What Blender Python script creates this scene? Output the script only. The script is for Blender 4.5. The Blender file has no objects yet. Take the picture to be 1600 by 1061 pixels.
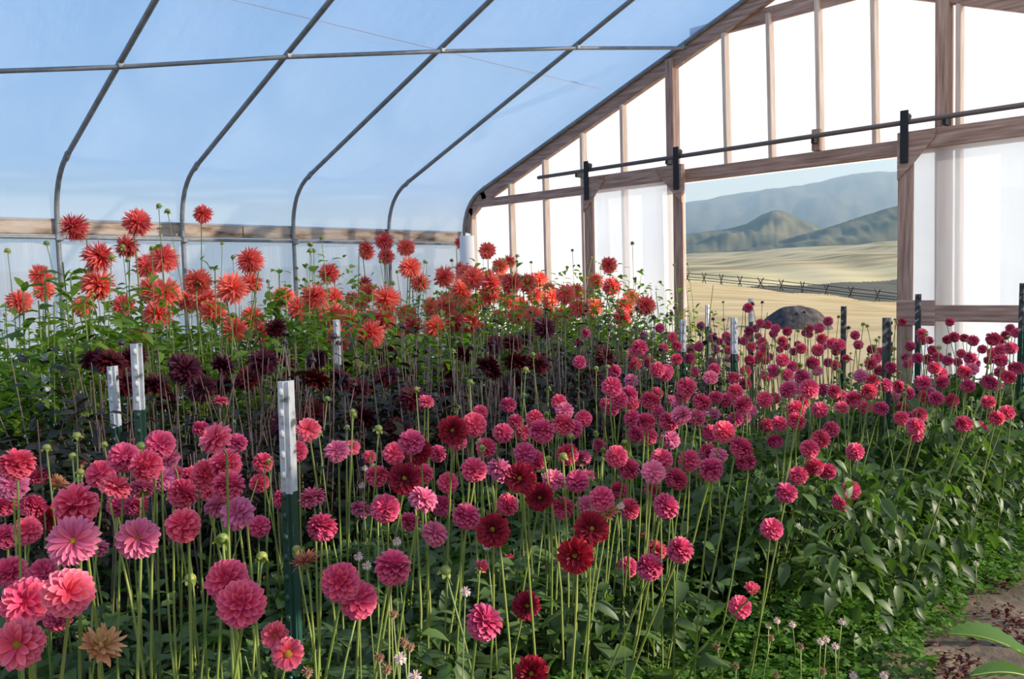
import bpy, math, random
import numpy as np
from mathutils import Vector, Matrix, Quaternion
S = bpy.context.scene
COL = S.collection
rnd = random.Random(7)
rng = np.random.default_rng(7)

# ------------------------------------------------------------------ camera
F, PIT, ROLL, YAW, EYE = 1306.35, -0.06847, 0.02443, 0.80541, 1.45
fw = Vector((math.cos(YAW), math.sin(YAW), 0)); rt = Vector((math.sin(YAW), -math.cos(YAW), 0)); UP = Vector((0, 0, 1))
fwd = fw * math.cos(PIT) + UP * math.sin(PIT)
up2 = UP * math.cos(PIT) - fw * math.sin(PIT)
rc = rt * math.cos(ROLL) - up2 * math.sin(ROLL)
uc = rt * math.sin(ROLL) + up2 * math.cos(ROLL)
CAM = Vector((0, 0, EYE))
cd = bpy.data.cameras.new('camera'); cam = bpy.data.objects.new('camera', cd); COL.objects.link(cam)
cd.sensor_width = 36; cd.lens = F / 1600 * 36; cd.clip_start = 0.05; cd.clip_end = 30000
M = Matrix((rc, uc, -fwd)).transposed().to_4x4(); M.translation = CAM
cam.matrix_world = M; S.camera = cam
def ray(px, py):
    return rc * ((px - 800) / F) + uc * ((531 - py) / F) + fwd
def at(px, py, Z): return CAM + ray(px, py) * Z
def atx(px, py, x): d = ray(px, py); return CAM + d * (x / d.x)
def aty(px, py, y): d = ray(px, py); return CAM + d * (y / d.y)
def atz(px, py, z): d = ray(px, py); return CAM + d * ((z - EYE) / d.z)
def pix(P):
    v = P - CAM; z = v.dot(fwd)
    return 800 + F * v.dot(rc) / z, 531 - F * v.dot(uc) / z, z

# ------------------------------------------------------------------ light, sky, exposure
w = bpy.data.worlds.new('sky'); S.world = w; w.use_nodes = True
nt = w.node_tree; nt.nodes.clear()
tc = nt.nodes.new('ShaderNodeTexCoord'); sx = nt.nodes.new('ShaderNodeSeparateXYZ'); cr = nt.nodes.new('ShaderNodeValToRGB')
bg = nt.nodes.new('ShaderNodeBackground'); wo = nt.nodes.new('ShaderNodeOutputWorld')
nt.links.new(tc.outputs['Generated'], sx.inputs[0]); nt.links.new(sx.outputs['Z'], cr.inputs[0])
nt.links.new(cr.outputs[0], bg.inputs[0]); nt.links.new(bg.outputs[0], wo.inputs[0])
el = cr.color_ramp.elements
el[0].position = 0.0; el[0].color = (0.74, 0.93, 1.0, 1)
el[1].position = 1.0; el[1].color = (0.095, 0.28, 0.74, 1)
e = el.new(0.12); e.color = (0.56, 0.83, 1.0, 1)
e = el.new(0.4); e.color = (0.21, 0.47, 0.92, 1)
bg.inputs[1].default_value = 1.08
SUN_EL = math.radians(19)
sd = Vector((0.56, -0.83, 0)).normalized() * math.cos(SUN_EL) + UP * math.sin(SUN_EL)
sl = bpy.data.lights.new('sun_offscreen', 'SUN'); sl.energy = 9.0; sl.color = (1.0, 0.87, 0.70); sl.angle = 0.012
so = bpy.data.objects.new('sun_offscreen', sl); COL.objects.link(so); so.location = (10, -20, 15)
so.rotation_euler = sd.to_track_quat('Z', 'Y').to_euler()
vs = S.view_settings
vs.view_transform = 'Standard'; vs.look = 'None'; vs.gamma = 1.0; vs.exposure = 0.0; vs.use_curve_mapping = False

# ------------------------------------------------------------------ materials
def newmat(name):
    m = bpy.data.materials.new(name); m.use_nodes = True; n = m.node_tree; n.nodes.clear()
    return m, n.nodes, n.links, n.nodes.new('ShaderNodeOutputMaterial')
def ramp(N, stops):
    r = N.new('ShaderNodeValToRGB'); E_ = r.color_ramp.elements
    for i, (p, c) in enumerate(stops):
        if i < 2: e_ = E_[i]; e_.position = p
        else: e_ = E_.new(p)
        e_.color = (*c, 1)
    return r
def noise_mat(name, stops, scale=(1, 1, 1), nscale=5, detail=6, rough=.8, bump=0, bscale=None, metal=0, spec=.3, coord='Object'):
    m, N, L, out = newmat(name)
    t = N.new('ShaderNodeTexCoord'); mp = N.new('ShaderNodeMapping'); mp.inputs['Scale'].default_value = scale
    L.new(t.outputs[coord], mp.inputs[0])
    nz = N.new('ShaderNodeTexNoise'); nz.inputs['Scale'].default_value = nscale; nz.inputs['Detail'].default_value = detail
    L.new(mp.outputs[0], nz.inputs['Vector'])
    r = ramp(N, stops); L.new(nz.outputs['Fac'], r.inputs[0])
    p = N.new('ShaderNodeBsdfPrincipled'); p.inputs['Roughness'].default_value = rough; p.inputs['Metallic'].default_value = metal
    p.inputs['Specular IOR Level'].default_value = spec
    L.new(r.outputs[0], p.inputs['Base Color']); L.new(p.outputs[0], out.inputs[0])
    if bump:
        b = N.new('ShaderNodeBump'); b.inputs['Strength'].default_value = bump; b.inputs['Distance'].default_value = .02
        n2 = N.new('ShaderNodeTexNoise'); n2.inputs['Scale'].default_value = bscale or nscale * 3; n2.inputs['Detail'].default_value = 4
        L.new(mp.outputs[0], n2.inputs['Vector']); L.new(n2.outputs['Fac'], b.inputs['Height']); L.new(b.outputs[0], p.inputs['Normal'])
    return m
def film_mat(name, trans, tint=(.93, .95, .97), wr=(3, 3, 3), bump=.25):
    m, N, L, out = newmat(name)
    t = N.new('ShaderNodeTexCoord'); mp = N.new('ShaderNodeMapping'); mp.inputs['Scale'].default_value = wr
    L.new(t.outputs['Object'], mp.inputs[0])
    nz = N.new('ShaderNodeTexNoise'); nz.inputs['Scale'].default_value = 2; nz.inputs['Detail'].default_value = 3
    L.new(mp.outputs[0], nz.inputs['Vector'])
    b = N.new('ShaderNodeBump'); b.inputs['Strength'].default_value = bump; b.inputs['Distance'].default_value = .05
    L.new(nz.outputs['Fac'], b.inputs['Height'])
    tl = N.new('ShaderNodeBsdfTranslucent'); tl.inputs[0].default_value = (*tint, 1); L.new(b.outputs[0], tl.inputs['Normal'])
    df = N.new('ShaderNodeBsdfDiffuse'); df.inputs[0].default_value = (*tint, 1); L.new(b.outputs[0], df.inputs['Normal'])
    gl = N.new('ShaderNodeBsdfGlossy'); gl.inputs[0].default_value = (1, 1, 1, 1); gl.inputs['Roughness'].default_value = .3; L.new(b.outputs[0], gl.inputs['Normal'])
    tp = N.new('ShaderNodeBsdfTransparent'); tp.inputs[0].default_value = (.97, .98, 1, 1)
    m1 = N.new('ShaderNodeMixShader'); m1.inputs[0].default_value = .22; L.new(tl.outputs[0], m1.inputs[1]); L.new(df.outputs[0], m1.inputs[2])
    m0 = N.new('ShaderNodeMixShader'); m0.inputs[0].default_value = .04; L.new(m1.outputs[0], m0.inputs[1]); L.new(gl.outputs[0], m0.inputs[2])
    m2 = N.new('ShaderNodeMixShader'); m2.inputs[0].default_value = trans; L.new(m0.outputs[0], m2.inputs[1]); L.new(tp.outputs[0], m2.inputs[2])
    L.new(m2.outputs[0], out.inputs[0])
    return m
def petal_mat(name, c_in, c_out, c_tip, tipfac=.6, hue=.02, val=.35, trl=.3):
    m, N, L, out = newmat(name)
    aq = N.new('ShaderNodeAttribute'); aq.attribute_name = 'q'; a_t = N.new('ShaderNodeAttribute'); a_t.attribute_name = 't'
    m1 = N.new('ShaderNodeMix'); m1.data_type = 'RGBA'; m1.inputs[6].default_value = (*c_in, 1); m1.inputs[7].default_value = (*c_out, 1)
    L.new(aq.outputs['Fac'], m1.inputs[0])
    pw = N.new('ShaderNodeMath'); pw.operation = 'POWER'; pw.inputs[1].default_value = 3.0; L.new(a_t.outputs['Fac'], pw.inputs[0])
    ml = N.new('ShaderNodeMath'); ml.operation = 'MULTIPLY'; ml.inputs[1].default_value = tipfac; L.new(pw.outputs[0], ml.inputs[0])
    m2 = N.new('ShaderNodeMix'); m2.data_type = 'RGBA'; m2.inputs[7].default_value = (*c_tip, 1)
    L.new(ml.outputs[0], m2.inputs[0]); L.new(m1.outputs[2], m2.inputs[6])
    oi = N.new('ShaderNodeObjectInfo'); ge = N.new('ShaderNodeNewGeometry')
    hs = N.new('ShaderNodeHueSaturation')
    mh = N.new('ShaderNodeMapRange'); mh.inputs[3].default_value = .5 - hue; mh.inputs[4].default_value = .5 + hue; L.new(oi.outputs['Random'], mh.inputs[0]); L.new(mh.outputs[0], hs.inputs['Hue'])
    av = N.new('ShaderNodeMath'); av.operation = 'ADD'; L.new(oi.outputs['Random'], av.inputs[0]); L.new(ge.outputs['Random Per Island'], av.inputs[1])
    mv = N.new('ShaderNodeMapRange'); mv.inputs[2].default_value = 2; mv.inputs[3].default_value = 1 - val; mv.inputs[4].default_value = 1 + val; L.new(av.outputs[0], mv.inputs[0]); L.new(mv.outputs[0], hs.inputs['Value'])
    L.new(m2.outputs[2], hs.inputs['Color'])
    p = N.new('ShaderNodeBsdfPrincipled'); p.inputs['Roughness'].default_value = .55; p.inputs['Specular IOR Level'].default_value = .25
    L.new(hs.outputs[0], p.inputs['Base Color'])
    tl = N.new('ShaderNodeBsdfTranslucent'); L.new(hs.outputs[0], tl.inputs[0])
    mx = N.new('ShaderNodeMixShader'); mx.inputs[0].default_value = trl; L.new(p.outputs[0], mx.inputs[1]); L.new(tl.outputs[0], mx.inputs[2])
    L.new(mx.outputs[0], out.inputs[0])
    return m
def leaf_mat(name, c1, c2, trl=.3, rough=.45, spec=.5):
    m, N, L, out = newmat(name)
    ge = N.new('ShaderNodeNewGeometry'); oi = N.new('ShaderNodeObjectInfo')
    ad = N.new('ShaderNodeMath'); ad.operation = 'ADD'; L.new(ge.outputs['Random Per Island'], ad.inputs[0]); L.new(oi.outputs['Random'], ad.inputs[1])
    fr = N.new('ShaderNodeMath'); fr.operation = 'FRACT'; L.new(ad.outputs[0], fr.inputs[0])
    mx = N.new('ShaderNodeMix'); mx.data_type = 'RGBA'; mx.inputs[6].default_value = (*c1, 1); mx.inputs[7].default_value = (*c2, 1); L.new(fr.outputs[0], mx.inputs[0])
    p = N.new('ShaderNodeBsdfPrincipled'); p.inputs['Roughness'].default_value = rough; p.inputs['Specular IOR Level'].default_value = spec
    L.new(mx.outputs[2], p.inputs['Base Color'])
    tl = N.new('ShaderNodeBsdfTranslucent')
    g = N.new('ShaderNodeMix'); g.data_type = 'RGBA'; g.blend_type = 'MULTIPLY'; g.inputs[0].default_value = 1; g.inputs[7].default_value = (1.6, 1.9, .7, 1); L.new(mx.outputs[2], g.inputs[6])
    L.new(g.outputs[2], tl.inputs[0])
    ms = N.new('ShaderNodeMixShader'); ms.inputs[0].default_value = trl; L.new(p.outputs[0], ms.inputs[1]); L.new(tl.outputs[0], ms.inputs[2]); L.new(ms.outputs[0], out.inputs[0])
    return m
def plain(name, c, rough=.6, metal=0, spec=.3):
    m, N, L, out = newmat(name)
    p = N.new('ShaderNodeBsdfPrincipled'); p.inputs['Base Color'].default_value = (*c, 1); p.inputs['Roughness'].default_value = rough
    p.inputs['Metallic'].default_value = metal; p.inputs['Specular IOR Level'].default_value = spec
    oi = N.new('ShaderNodeTexNoise'); oi.inputs['Scale'].default_value = 40
    mr = N.new('ShaderNodeMapRange'); mr.inputs[3].default_value = max(0, rough - .08); mr.inputs[4].default_value = min(1, rough + .08)
    L.new(oi.outputs[0], mr.inputs[0]); L.new(mr.outputs[0], p.inputs['Roughness'])
    L.new(p.outputs[0], out.inputs[0]); return m

MT = {}
MT['roof_film'] = film_mat('roof_film', .38, (.90, .95, 1.0), wr=(4, 1.5, 1.5), bump=.07)
MT['end_film'] = film_mat('end_film', .20, (.78, .83, .90), wr=(1, 4, .8), bump=.15)
MT['door_film'] = film_mat('door_film', .42, (.94, .97, 1.0), wr=(1, 3, .5), bump=.15)
MT['curtain'] = film_mat('curtain_film', .12, (.93, .95, .97), wr=(9, 1, .6), bump=.3)
MT['galv'] = noise_mat('galvanised_pipe', [(.3, (.20, .21, .22)), (.7, (.30, .31, .32))], nscale=12, rough=.5, metal=.3)
wood_st = [(.25, (.22, .12, .085)), (.5, (.40, .25, .19)), (.75, (.56, .40, .33))]
MT['wood'] = noise_mat('red_fir_wood', wood_st, (18, 18, 1.2), 2.5, 8, .75, .15, 5)
MT['wood_h'] = noise_mat('red_fir_wood_level', wood_st, (18, 1.2, 18), 2.5, 8, .75, .15, 5)
pale_st = [(.25, (.52, .37, .27)), (.5, (.66, .51, .41)), (.75, (.78, .65, .55))]
MT['pale'] = noise_mat('pale_pine', pale_st, (18, 18, 1.2), 2.5, 8, .75, .15, 5)
MT['plank'] = noise_mat('weathered_plank', [(.30, (.13, .07, .04)), (.40, (.34, .24, .17)), (.55, (.50, .40, .31)), (.8, (.60, .51, .43))], (2.4, 9, 10), 1.5, 8, .8, .2, 5)
MT['iron'] = plain('black_steel', (.025, .025, .028), .5, .3)
MT['track'] = plain('track_steel', (.16, .125, .115), .6, .1)
MT['green_post'] = plain('green_post_paint', (.012, .05, .035), .35, 0, .5)
MT['white_post'] = noise_mat('white_post_paint', [(.34, (.10, .11, .10)), (.42, (.42, .44, .46)), (.7, (.58, .60, .63))], nscale=22, rough=.45)
MT['dark_post'] = noise_mat('dark_speckled_post', [(.4, (.03, .03, .03)), (.55, (.09, .08, .075)), (.66, (.35, .36, .37))], nscale=30, rough=.6)  # dark grey with pale speckles, for the darker post tops
MT['rollwhite'] = plain('rolled_white_film', (.85, .87, .88), .4)
MT['soil'] = noise_mat('dark_soil', [(.3, (.05, .038, .028)), (.5, (.13, .10, .075)), (.72, (.25, .195, .145))], nscale=2.2, detail=10, rough=.95, bump=.6, bscale=18)
MT['field'] = noise_mat('dry_grass_field', [(.3, (.36, .25, .10)), (.5, (.50, .36, .16)), (.7, (.60, .46, .24))], (.05, .35, .2), 1.4, 10, .95, .9, 8)
MT['farfield'] = noise_mat('far_grass_field', [(.36, (.27, .23, .11)), (.5, (.50, .41, .20)), (.66, (.60, .50, .28))], (.006, .03, .1), 1.5, 8, .95)
MT['brush'] = noise_mat('dark_brush', [(.3, (.05, .05, .035)), (.7, (.13, .115, .075))], nscale=.2, detail=8, rough=.95)
MT['forest'] = noise_mat('forested_slope', [(.35, (.028, .04, .03)), (.6, (.06, .075, .05)), (.8, (.12, .12, .07))], nscale=.006, detail=10, rough=1)
MT['hill'] = noise_mat('grassy_hillside', [(.35, (.07, .085, .05)), (.6, (.14, .15, .09)), (.75, (.22, .21, .12))], nscale=.008, detail=10, rough=1)
MT['mound'] = noise_mat('dark_earth', [(.3, (.035, .03, .028)), (.7, (.12, .10, .085))], nscale=5, detail=8, rough=1, bump=.8, bscale=12)
MT['fence'] = plain('old_fence_wood', (.07, .055, .045), .9)
# flowers
MT['pink'] = petal_mat('pink_petal', (.60, .042, .125), (.60, .05, .14), (.86, .28, .40), .6, .009, .3)
MT['mauve'] = petal_mat('mauve_petal', (.60, .10, .21), (.58, .12, .25), (.78, .34, .46), .6, .012, .3)
MT['rose'] = petal_mat('rose_petal', (.68, .06, .12), (.68, .07, .15), (.90, .38, .46), .6, .008, .25)
MT['coral'] = petal_mat('coral_petal', (.84, .12, .09), (.84, .15, .12), (.95, .40, .31), .6, .008, .25, .35)
MT['burgundy'] = petal_mat('burgundy_petal', (.055, .003, .009), (.06, .003, .010), (.11, .007, .020), .4, .02, .5, .15)
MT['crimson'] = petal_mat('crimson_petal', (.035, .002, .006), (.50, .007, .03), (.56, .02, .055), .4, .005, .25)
MT['spent'] = petal_mat('spent_petal', (.30, .20, .06), (.55, .16, .12), (.62, .36, .20), .7, .02, .3)
MT['disc'] = noise_mat('flower_disc', [(.35, (.45, .22, .02)), (.65, (.85, .52, .05))], nscale=60, rough=.7, bump=.8, bscale=90)
MT['stem'] = leaf_mat('green_stem', (.12, .18, .035), (.24, .28, .07), .1)
MT['stem_dark'] = leaf_mat('purple_stem', (.09, .055, .05), (.20, .14, .12), .05)
MT['leaf'] = leaf_mat('dahlia_leaf', (.030, .060, .018), (.075, .135, .028), .30, .5, .4)
MT['leaf_br'] = leaf_mat('bright_leaf', (.075, .14, .018), (.19, .28, .035), .45, .5, .35)
MT['leaf_dk'] = leaf_mat('dark_leaf', (.014, .014, .009), (.036, .036, .02), .15, .55, .3)
MT['clover'] = leaf_mat('clover_leaf', (.045, .11, .018), (.12, .24, .04), .4, .5, .35)
MT['bud'] = leaf_mat('green_bud', (.14, .20, .035), (.28, .30, .06), .2)
MT['bud_dk'] = leaf_mat('dark_bud', (.025, .018, .018), (.07, .04, .04), .1)
MT['clover_w'] = petal_mat('clover_floret', (.55, .35, .30), (.80, .68, .64), (.88, .80, .78), .6, .01, .15)
MT['clover_b'] = petal_mat('brown_clover_floret', (.20, .10, .05), (.36, .21, .13), (.45, .30, .2), .6, .01, .2)
MT['debris'] = petal_mat('fallen_petal', (.09, .02, .018), (.15, .045, .035), (.22, .12, .08), .6, .02, .4)
MT['strap'] = plain('roof_strap', (.25, .26, .28), .7)

# ------------------------------------------------------------------ helpers
def link(name, mesh, parent=None):
    o = bpy.data.objects.new(name, mesh); COL.objects.link(o)
    if parent is not None: o.parent = parent
    return o
def mesh(name, V, Fc, mat, smooth=False, attrs=None):
    me = bpy.data.meshes.new(name)
    me.from_pydata(V.tolist() if hasattr(V, 'tolist') else V, [], Fc.tolist() if hasattr(Fc, 'tolist') else Fc)
    for mm in (mat if isinstance(mat, (list, tuple)) else [mat]): me.materials.append(MT[mm])
    if smooth: me.polygons.foreach_set('use_smooth', [True] * len(me.polygons))
    for k, v in (attrs or {}).items():
        a = me.attributes.new(k, 'FLOAT', 'POINT'); a.data.foreach_set('value', np.asarray(v, dtype=np.float32))
    me.update(); return me
def tag(o, label=None, cat=None, group=None, kind=None):
    if label: o['label'] = label
    if cat: o['category'] = cat
    if group: o['group'] = group
    if kind: o['kind'] = kind
    return o
def thing(name, label, cat, loc, group=None):
    o = bpy.data.objects.new(name, None); COL.objects.link(o); o.location = loc; o.empty_display_size = .05
    return tag(o, label, cat, group)
def structure(name, label, cat, loc=(0, 0, 0), me=None):
    o = bpy.data.objects.new(name, me); COL.objects.link(o); o.location = loc
    return tag(o, label, cat, kind='structure')
BOXF = [(0, 1, 3, 2), (4, 6, 7, 5), (0, 4, 5, 1), (2, 3, 7, 6), (0, 2, 6, 4), (1, 5, 7, 3)]
def box_mesh(name, a, b, mat, bev=.004):
    """axis box from a to b with small chamfer"""
    import bmesh
    bm = bmesh.new()
    vs_ = [bm.verts.new((x, y, z)) for x in (a[0], b[0]) for y in (a[1], b[1]) for z in (a[2], b[2])]
    for f in BOXF: bm.faces.new([vs_[i] for i in f])
    bmesh.ops.recalc_face_normals(bm, faces=bm.faces)
    if bev: bmesh.ops.bevel(bm, geom=bm.edges[:], offset=bev, segments=1, affect='EDGES', profile=.5)
    me = bpy.data.meshes.new(name); bm.to_mesh(me); bm.free(); me.materials.append(MT[mat]); return me
def beam_mesh(name, A, B, w_, d_, mat, side=Vector((1, 0, 0)), bev=.004):
    """beam from A to B, depth d_ along side, width w_ across"""
    import bmesh
    A = Vector(A); B = Vector(B); ax = (B - A).normalized(); cr_ = ax.cross(side).normalized(); sd_ = cr_.cross(ax).normalized()
    bm = bmesh.new(); vs_ = []
    for P in (A, B):
        for i in (-1, 1):
            for j in (-1, 1): vs_.append(bm.verts.new(P + cr_ * (i * w_ / 2) + sd_ * (j * d_ / 2)))
    for f in BOXF: bm.faces.new([vs_[i] for i in f])
    bmesh.ops.recalc_face_normals(bm, faces=bm.faces)
    if bev: bmesh.ops.bevel(bm, geom=bm.edges[:], offset=bev, segments=1, affect='EDGES', profile=.5)
    me = bpy.data.meshes.new(name); bm.to_mesh(me); bm.free(); me.materials.append(MT[mat]); return me
def tube_arrays(P, R, n=6, cap=True):
    P = np.asarray(P, float); k = len(P); R = np.broadcast_to(np.asarray(R, float), (k,))
    T = np.gradient(P, axis=0); T /= np.linalg.norm(T, axis=1)[:, None] + 1e-12
    ref = np.array([0., 0, 1]) if abs(T[0][2]) < .9 else np.array([1., 0, 0])
    V = []
    for i in range(k):
        a = np.cross(T[i], ref); a /= np.linalg.norm(a) + 1e-12; b = np.cross(a, T[i])
        an = np.arange(n) * 2 * math.pi / n
        V.append(P[i] + R[i] * (np.cos(an)[:, None] * a + np.sin(an)[:, None] * b))
    V = np.concatenate(V); Fc = []
    for i in range(k - 1):
        for j in range(n):
            Fc.append((i * n + j, i * n + (j + 1) % n, (i + 1) * n + (j + 1) % n, (i + 1) * n + j))
    if cap: Fc.append(tuple(range(n - 1, -1, -1))); Fc.append(tuple(range((k - 1) * n, k * n)))
    return V, Fc
def tube(name, P, R, mat, n=10, smooth=True):
    V, Fc = tube_arrays(P, R, n); return mesh(name, V, Fc, mat, smooth)
def sphere_arrays(c, r, nu=10, nv=7):
    c = np.array(c); r = np.broadcast_to(np.array(r, float), (3,)); V = [c + r * (0, 0, 1)]
    for i in range(1, nv):
        th = math.pi * i / nv
        for j in range(nu): V.append(c + r * np.array((math.sin(th) * math.cos(2 * math.pi * j / nu), math.sin(th) * math.sin(2 * math.pi * j / nu), math.cos(th))))
    V.append(c - r * (0, 0, 1)); Fc = []
    for j in range(nu): Fc.append((0, 1 + j, 1 + (j + 1) % nu))
    for i in range(nv - 2):
        for j in range(nu): Fc.append((1 + i * nu + j, 1 + (i + 1) * nu + j, 1 + (i + 1) * nu + (j + 1) % nu, 1 + i * nu + (j + 1) % nu))
    l = len(V) - 1
    for j in range(nu): Fc.append((l, 1 + (nv - 2) * nu + (j + 1) % nu, 1 + (nv - 2) * nu + j))
    return np.array(V), Fc
def joinA(parts):
    Vs, Fs, o = [], [], 0
    for V, Fc in parts:
        Vs.append(V); Fs += [tuple(i + o for i in f) for f in Fc]; o += len(V)
    return np.concatenate(Vs), Fs

# ------------------------------------------------------------------ hoop house: frame of reference  u = distance from left wall, Y = WL - u
WL, XE, SP, HALF = 8.321, 7.172, 1.22, 4.57
def UY(u): return WL - u
JU, JZ = .381, 2.631          # end of the bend
SLP = .3757
ZR = JZ + SLP * (HALF - JU)
def profile(n_arc=8):
    pts = [(0, 0), (0, 1.0), (0, 1.95)]
    # quadratic bend from (0,2.12) to (JU,JZ)
    a = np.array((0, 2.10)); c_ = np.array((JU, JZ)); b = np.array((0.02, JZ - SLP * (JU - .02)))
    for i in range(n_arc + 1):
        t = i / n_arc; q = (1 - t) ** 2 * a + 2 * t * (1 - t) * b + t * t * c_; pts.append(tuple(q))
    for k in range(1, 9): t = k / 8; pts.append((JU + (HALF - JU) * t, JZ + SLP * (HALF - JU) * t))
    pts += [(2 * HALF - u, z) for u, z in reversed(pts[:-1])]
    return pts
PROF = profile()
hoop_x = [XE - SP * i + o for i, o in zip(range(5), (0, .03, -.03, -.04, .04))] + [XE - SP * i for i in range(5, 11)]
# roof film (outside the hoops) with slight sag between them
xs = []
for i in range(len(hoop_x) - 1):
    for k in range(6): xs.append((hoop_x[i] * (1 - k / 6) + hoop_x[i + 1] * k / 6, math.sin(math.pi * k / 6) * .022))
xs.append((hoop_x[-1], 0)); xs.insert(0, (XE + .10, 0))
rp = [p for p in PROF if p[1] >= 2.09]
V = []
for x, sag in xs:
    for u, z in rp:
        nu_ = (HALF - u) / HALF
        off = .028 - sag
        V.append((x, UY(u) + off * (1 if u < HALF else -1) * (1 if z < 2.63 else .36), z + off * (0 if z < 2.2 else .9)))
n = len(rp); Fc = [(i * n + j, (i + 1) * n + j, (i + 1) * n + j + 1, i * n + j + 1) for i in range(len(xs) - 1) for j in range(n - 1)]
ceil = structure('ceiling', 'translucent blue white plastic film stretched over the curved greenhouse roof hoops', 'roof film', me=mesh('roof_film', np.array(V), Fc, 'roof_film', True))
for x in hoop_x:
    link('hoop', tube('hoop', [(x, UY(u), z) for u, z in PROF], .022, 'galv', 10), ceil)
    for s in (0, 1):    # sleeve at the end of the bend
        u1, u2 = (JU - .03, JU + .05); z1, z2 = (JZ - .02, JZ + .022)
        if s: u1, u2 = 2 * HALF - u1, 2 * HALF - u2
        link('sleeve', tube('sleeve', [(x, UY(u1), z1), (x, UY(u2), z2)], .026, 'galv', 10), ceil)
pu = [3.42, 3.07, 2.65, 2.22, 1.77, 1.34, .92]
pp = []
for x, u in zip(hoop_x, pu): pp.append((x, UY(u), JZ + SLP * (u - JU) - .038))
pp.insert(0, (XE + .03, UY(3.45), JZ + SLP * (3.45 - JU) - .038))
tag(link('purlin', tube('purlin', pp, .0175, 'galv', 10), ceil), 'long thin metal brace pipe crossing under the hoops')
for x, u in zip(hoop_x, pu):
    link('clamp', box_mesh('clamp', (x - .026, UY(u) - .02, JZ + SLP * (u - JU) - .052), (x + .026, UY(u) + .02, JZ + SLP * (u - JU) + .01), 'galv', .008), ceil)
# strap lying over the roof outside
A = atz(365, 0, 3.6); sp_ = []
for px, py in ((300, -14), (365, 0), (500, 33), (660, 72), (800, 106), (940, 139), (1010, 152)):
    d = ray(px, py); # intersect with the left roof slope plane z = JZ + SLP*(WL - y - JU) + .035
    k = JZ + SLP * (WL - JU) + .06; t = (k - EYE) / (d.z + SLP * d.y); sp_.append(CAM + d * t)
sp_ = [tuple(p) for p in sp_ if p.x < XE + .05]
tag(link('strap', tube('strap', sp_, .006, 'strap', 6), ceil), 'thin rope lying across the outside of the roof film')

# left wall: curtain film, planks, rail
nx, nz = 150, 10; x0, x1 = -5.0, XE
V = []
for i in range(nx + 1):
    x = x0 + (x1 - x0) * i / nx
    for j in range(nz + 1):
        z = 1.97 * (1 - j / nz); a = (j / nz)
        slant = x + .25 * (1.97 - z)
        off = .03 * math.sin(slant * 17 + 2 * math.sin(slant * 3)) * a ** .4 + .022 * math.sin(slant * 43 + 1.3 + 3 * math.sin(slant * 5)) * a ** .3 + .012 * math.sin(slant * 7.3 + 2)
        V.append((x, WL + .05 + off, z + .02))
Fc = [(i * (nz + 1) + j, (i + 1) * (nz + 1) + j, (i + 1) * (nz + 1) + j + 1, i * (nz + 1) + j + 1) for i in range(nx) for j in range(nz)]
wl = structure('wall_left', 'long low side wall of wrinkled white plastic curtain behind the coral dahlias', 'wall', me=mesh('side_curtain', np.array(V), Fc, 'curtain', True))
for a, b in ((-5, -.6), (-.59, 4.12), (4.13, XE - .02)):
    link('plank', box_mesh('plank', (a, WL + .024, 1.985), (b, WL + .062, 2.125), 'plank', .004), wl)
link('rail', tube('rail', [(-5, WL - .03, 1.945), (1, WL - .03, 1.95), (XE - .03, WL - .03, 1.955)], .017, 'galv', 10), wl)
for x in hoop_x[1:8]:
    link('rail_clamp', box_mesh('rail_clamp', (x - .035, WL - .055, 1.92), (x + .035, WL - .018, 1.98), 'galv', .01), wl)
wr = structure('wall_right', 'open right side of the greenhouse with the curtain rolled up on its rail', 'wall', me=box_mesh('hip_board', (-5, UY(2 * HALF) - .062, 1.985), (XE - .02, UY(2 * HALF) - .024, 2.125), 'plank', .004))
link('rolled_curtain', tube('rolled_curtain', [(-5, UY(2 * HALF) - .12, 1.86), (XE - .05, UY(2 * HALF) - .12, 1.86)], .07, 'rollwhite', 12), wr)

# end wall ------------------------------------------------------------------
def roofz(u):
    if u > HALF: u = 2 * HALF - u
    if u >= JU: return JZ + SLP * (u - JU)
    return float(np.interp(u, [p[0] for p in PROF[3:12]], [p[1] for p in PROF[3:12]]))
XF = XE + .115
def film_panel(us, zlo, zhi):
    V, Fc = [], []; n_ = 12
    for u in us:
        for j in range(n_ + 1): V.append((XF, UY(u), zlo(u) + (zhi(u) - zlo(u)) * j / n_))
    for i in range(len(us) - 1):
        for j in range(n_): Fc.append((i * (n_ + 1) + j, (i + 1) * (n_ + 1) + j, (i + 1) * (n_ + 1) + j + 1, i * (n_ + 1) + j + 1))
    return np.array(V), Fc
DU0, DU1, DZ = 3.33, 5.60, 2.33
z0 = lambda u: 0.0; zd = lambda u: DZ + .08; zt = lambda u: roofz(u) + .03
uL = [0, .02, .05, .1, .18, .28, .381] + list(np.linspace(.5, DU0, 14)); uR = [2 * HALF - u for u in reversed([0, .02, .05, .1, .18, .28, .381])]
A1 = film_panel(uL, z0, zt); A2 = film_panel(list(np.linspace(DU0, HALF, 6)) + list(np.linspace(HALF, DU1, 6))[1:], zd, zt)
A3 = film_panel(list(np.linspace(DU1, 2 * HALF - .5, 14)) + uR, z0, zt)
V, Fc = joinA([A1, A2, A3])
we = structure('wall_end', 'glowing white plastic end wall on a timber frame with a wide doorway', 'wall', me=mesh('end_film', V, Fc, 'end_film', True))
def stud(name, u, z0_, z1_, w_=.038, d_=.089, mat='pale', x=XE + .065, lean=.02):
    return link(name, beam_mesh(name, (x, UY(u) + 0, z0_), (x, UY(u - lean * (z1_ - 2.4)) if z1_ > 2.4 else UY(u), z1_), w_, d_, mat), we)
for u in (.85, 1.44, 2.04, 2.62): stud('stud', u, 0, roofz(u) - .06)
stud('stud', .12, 0, roofz(.12) - .04)
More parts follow.
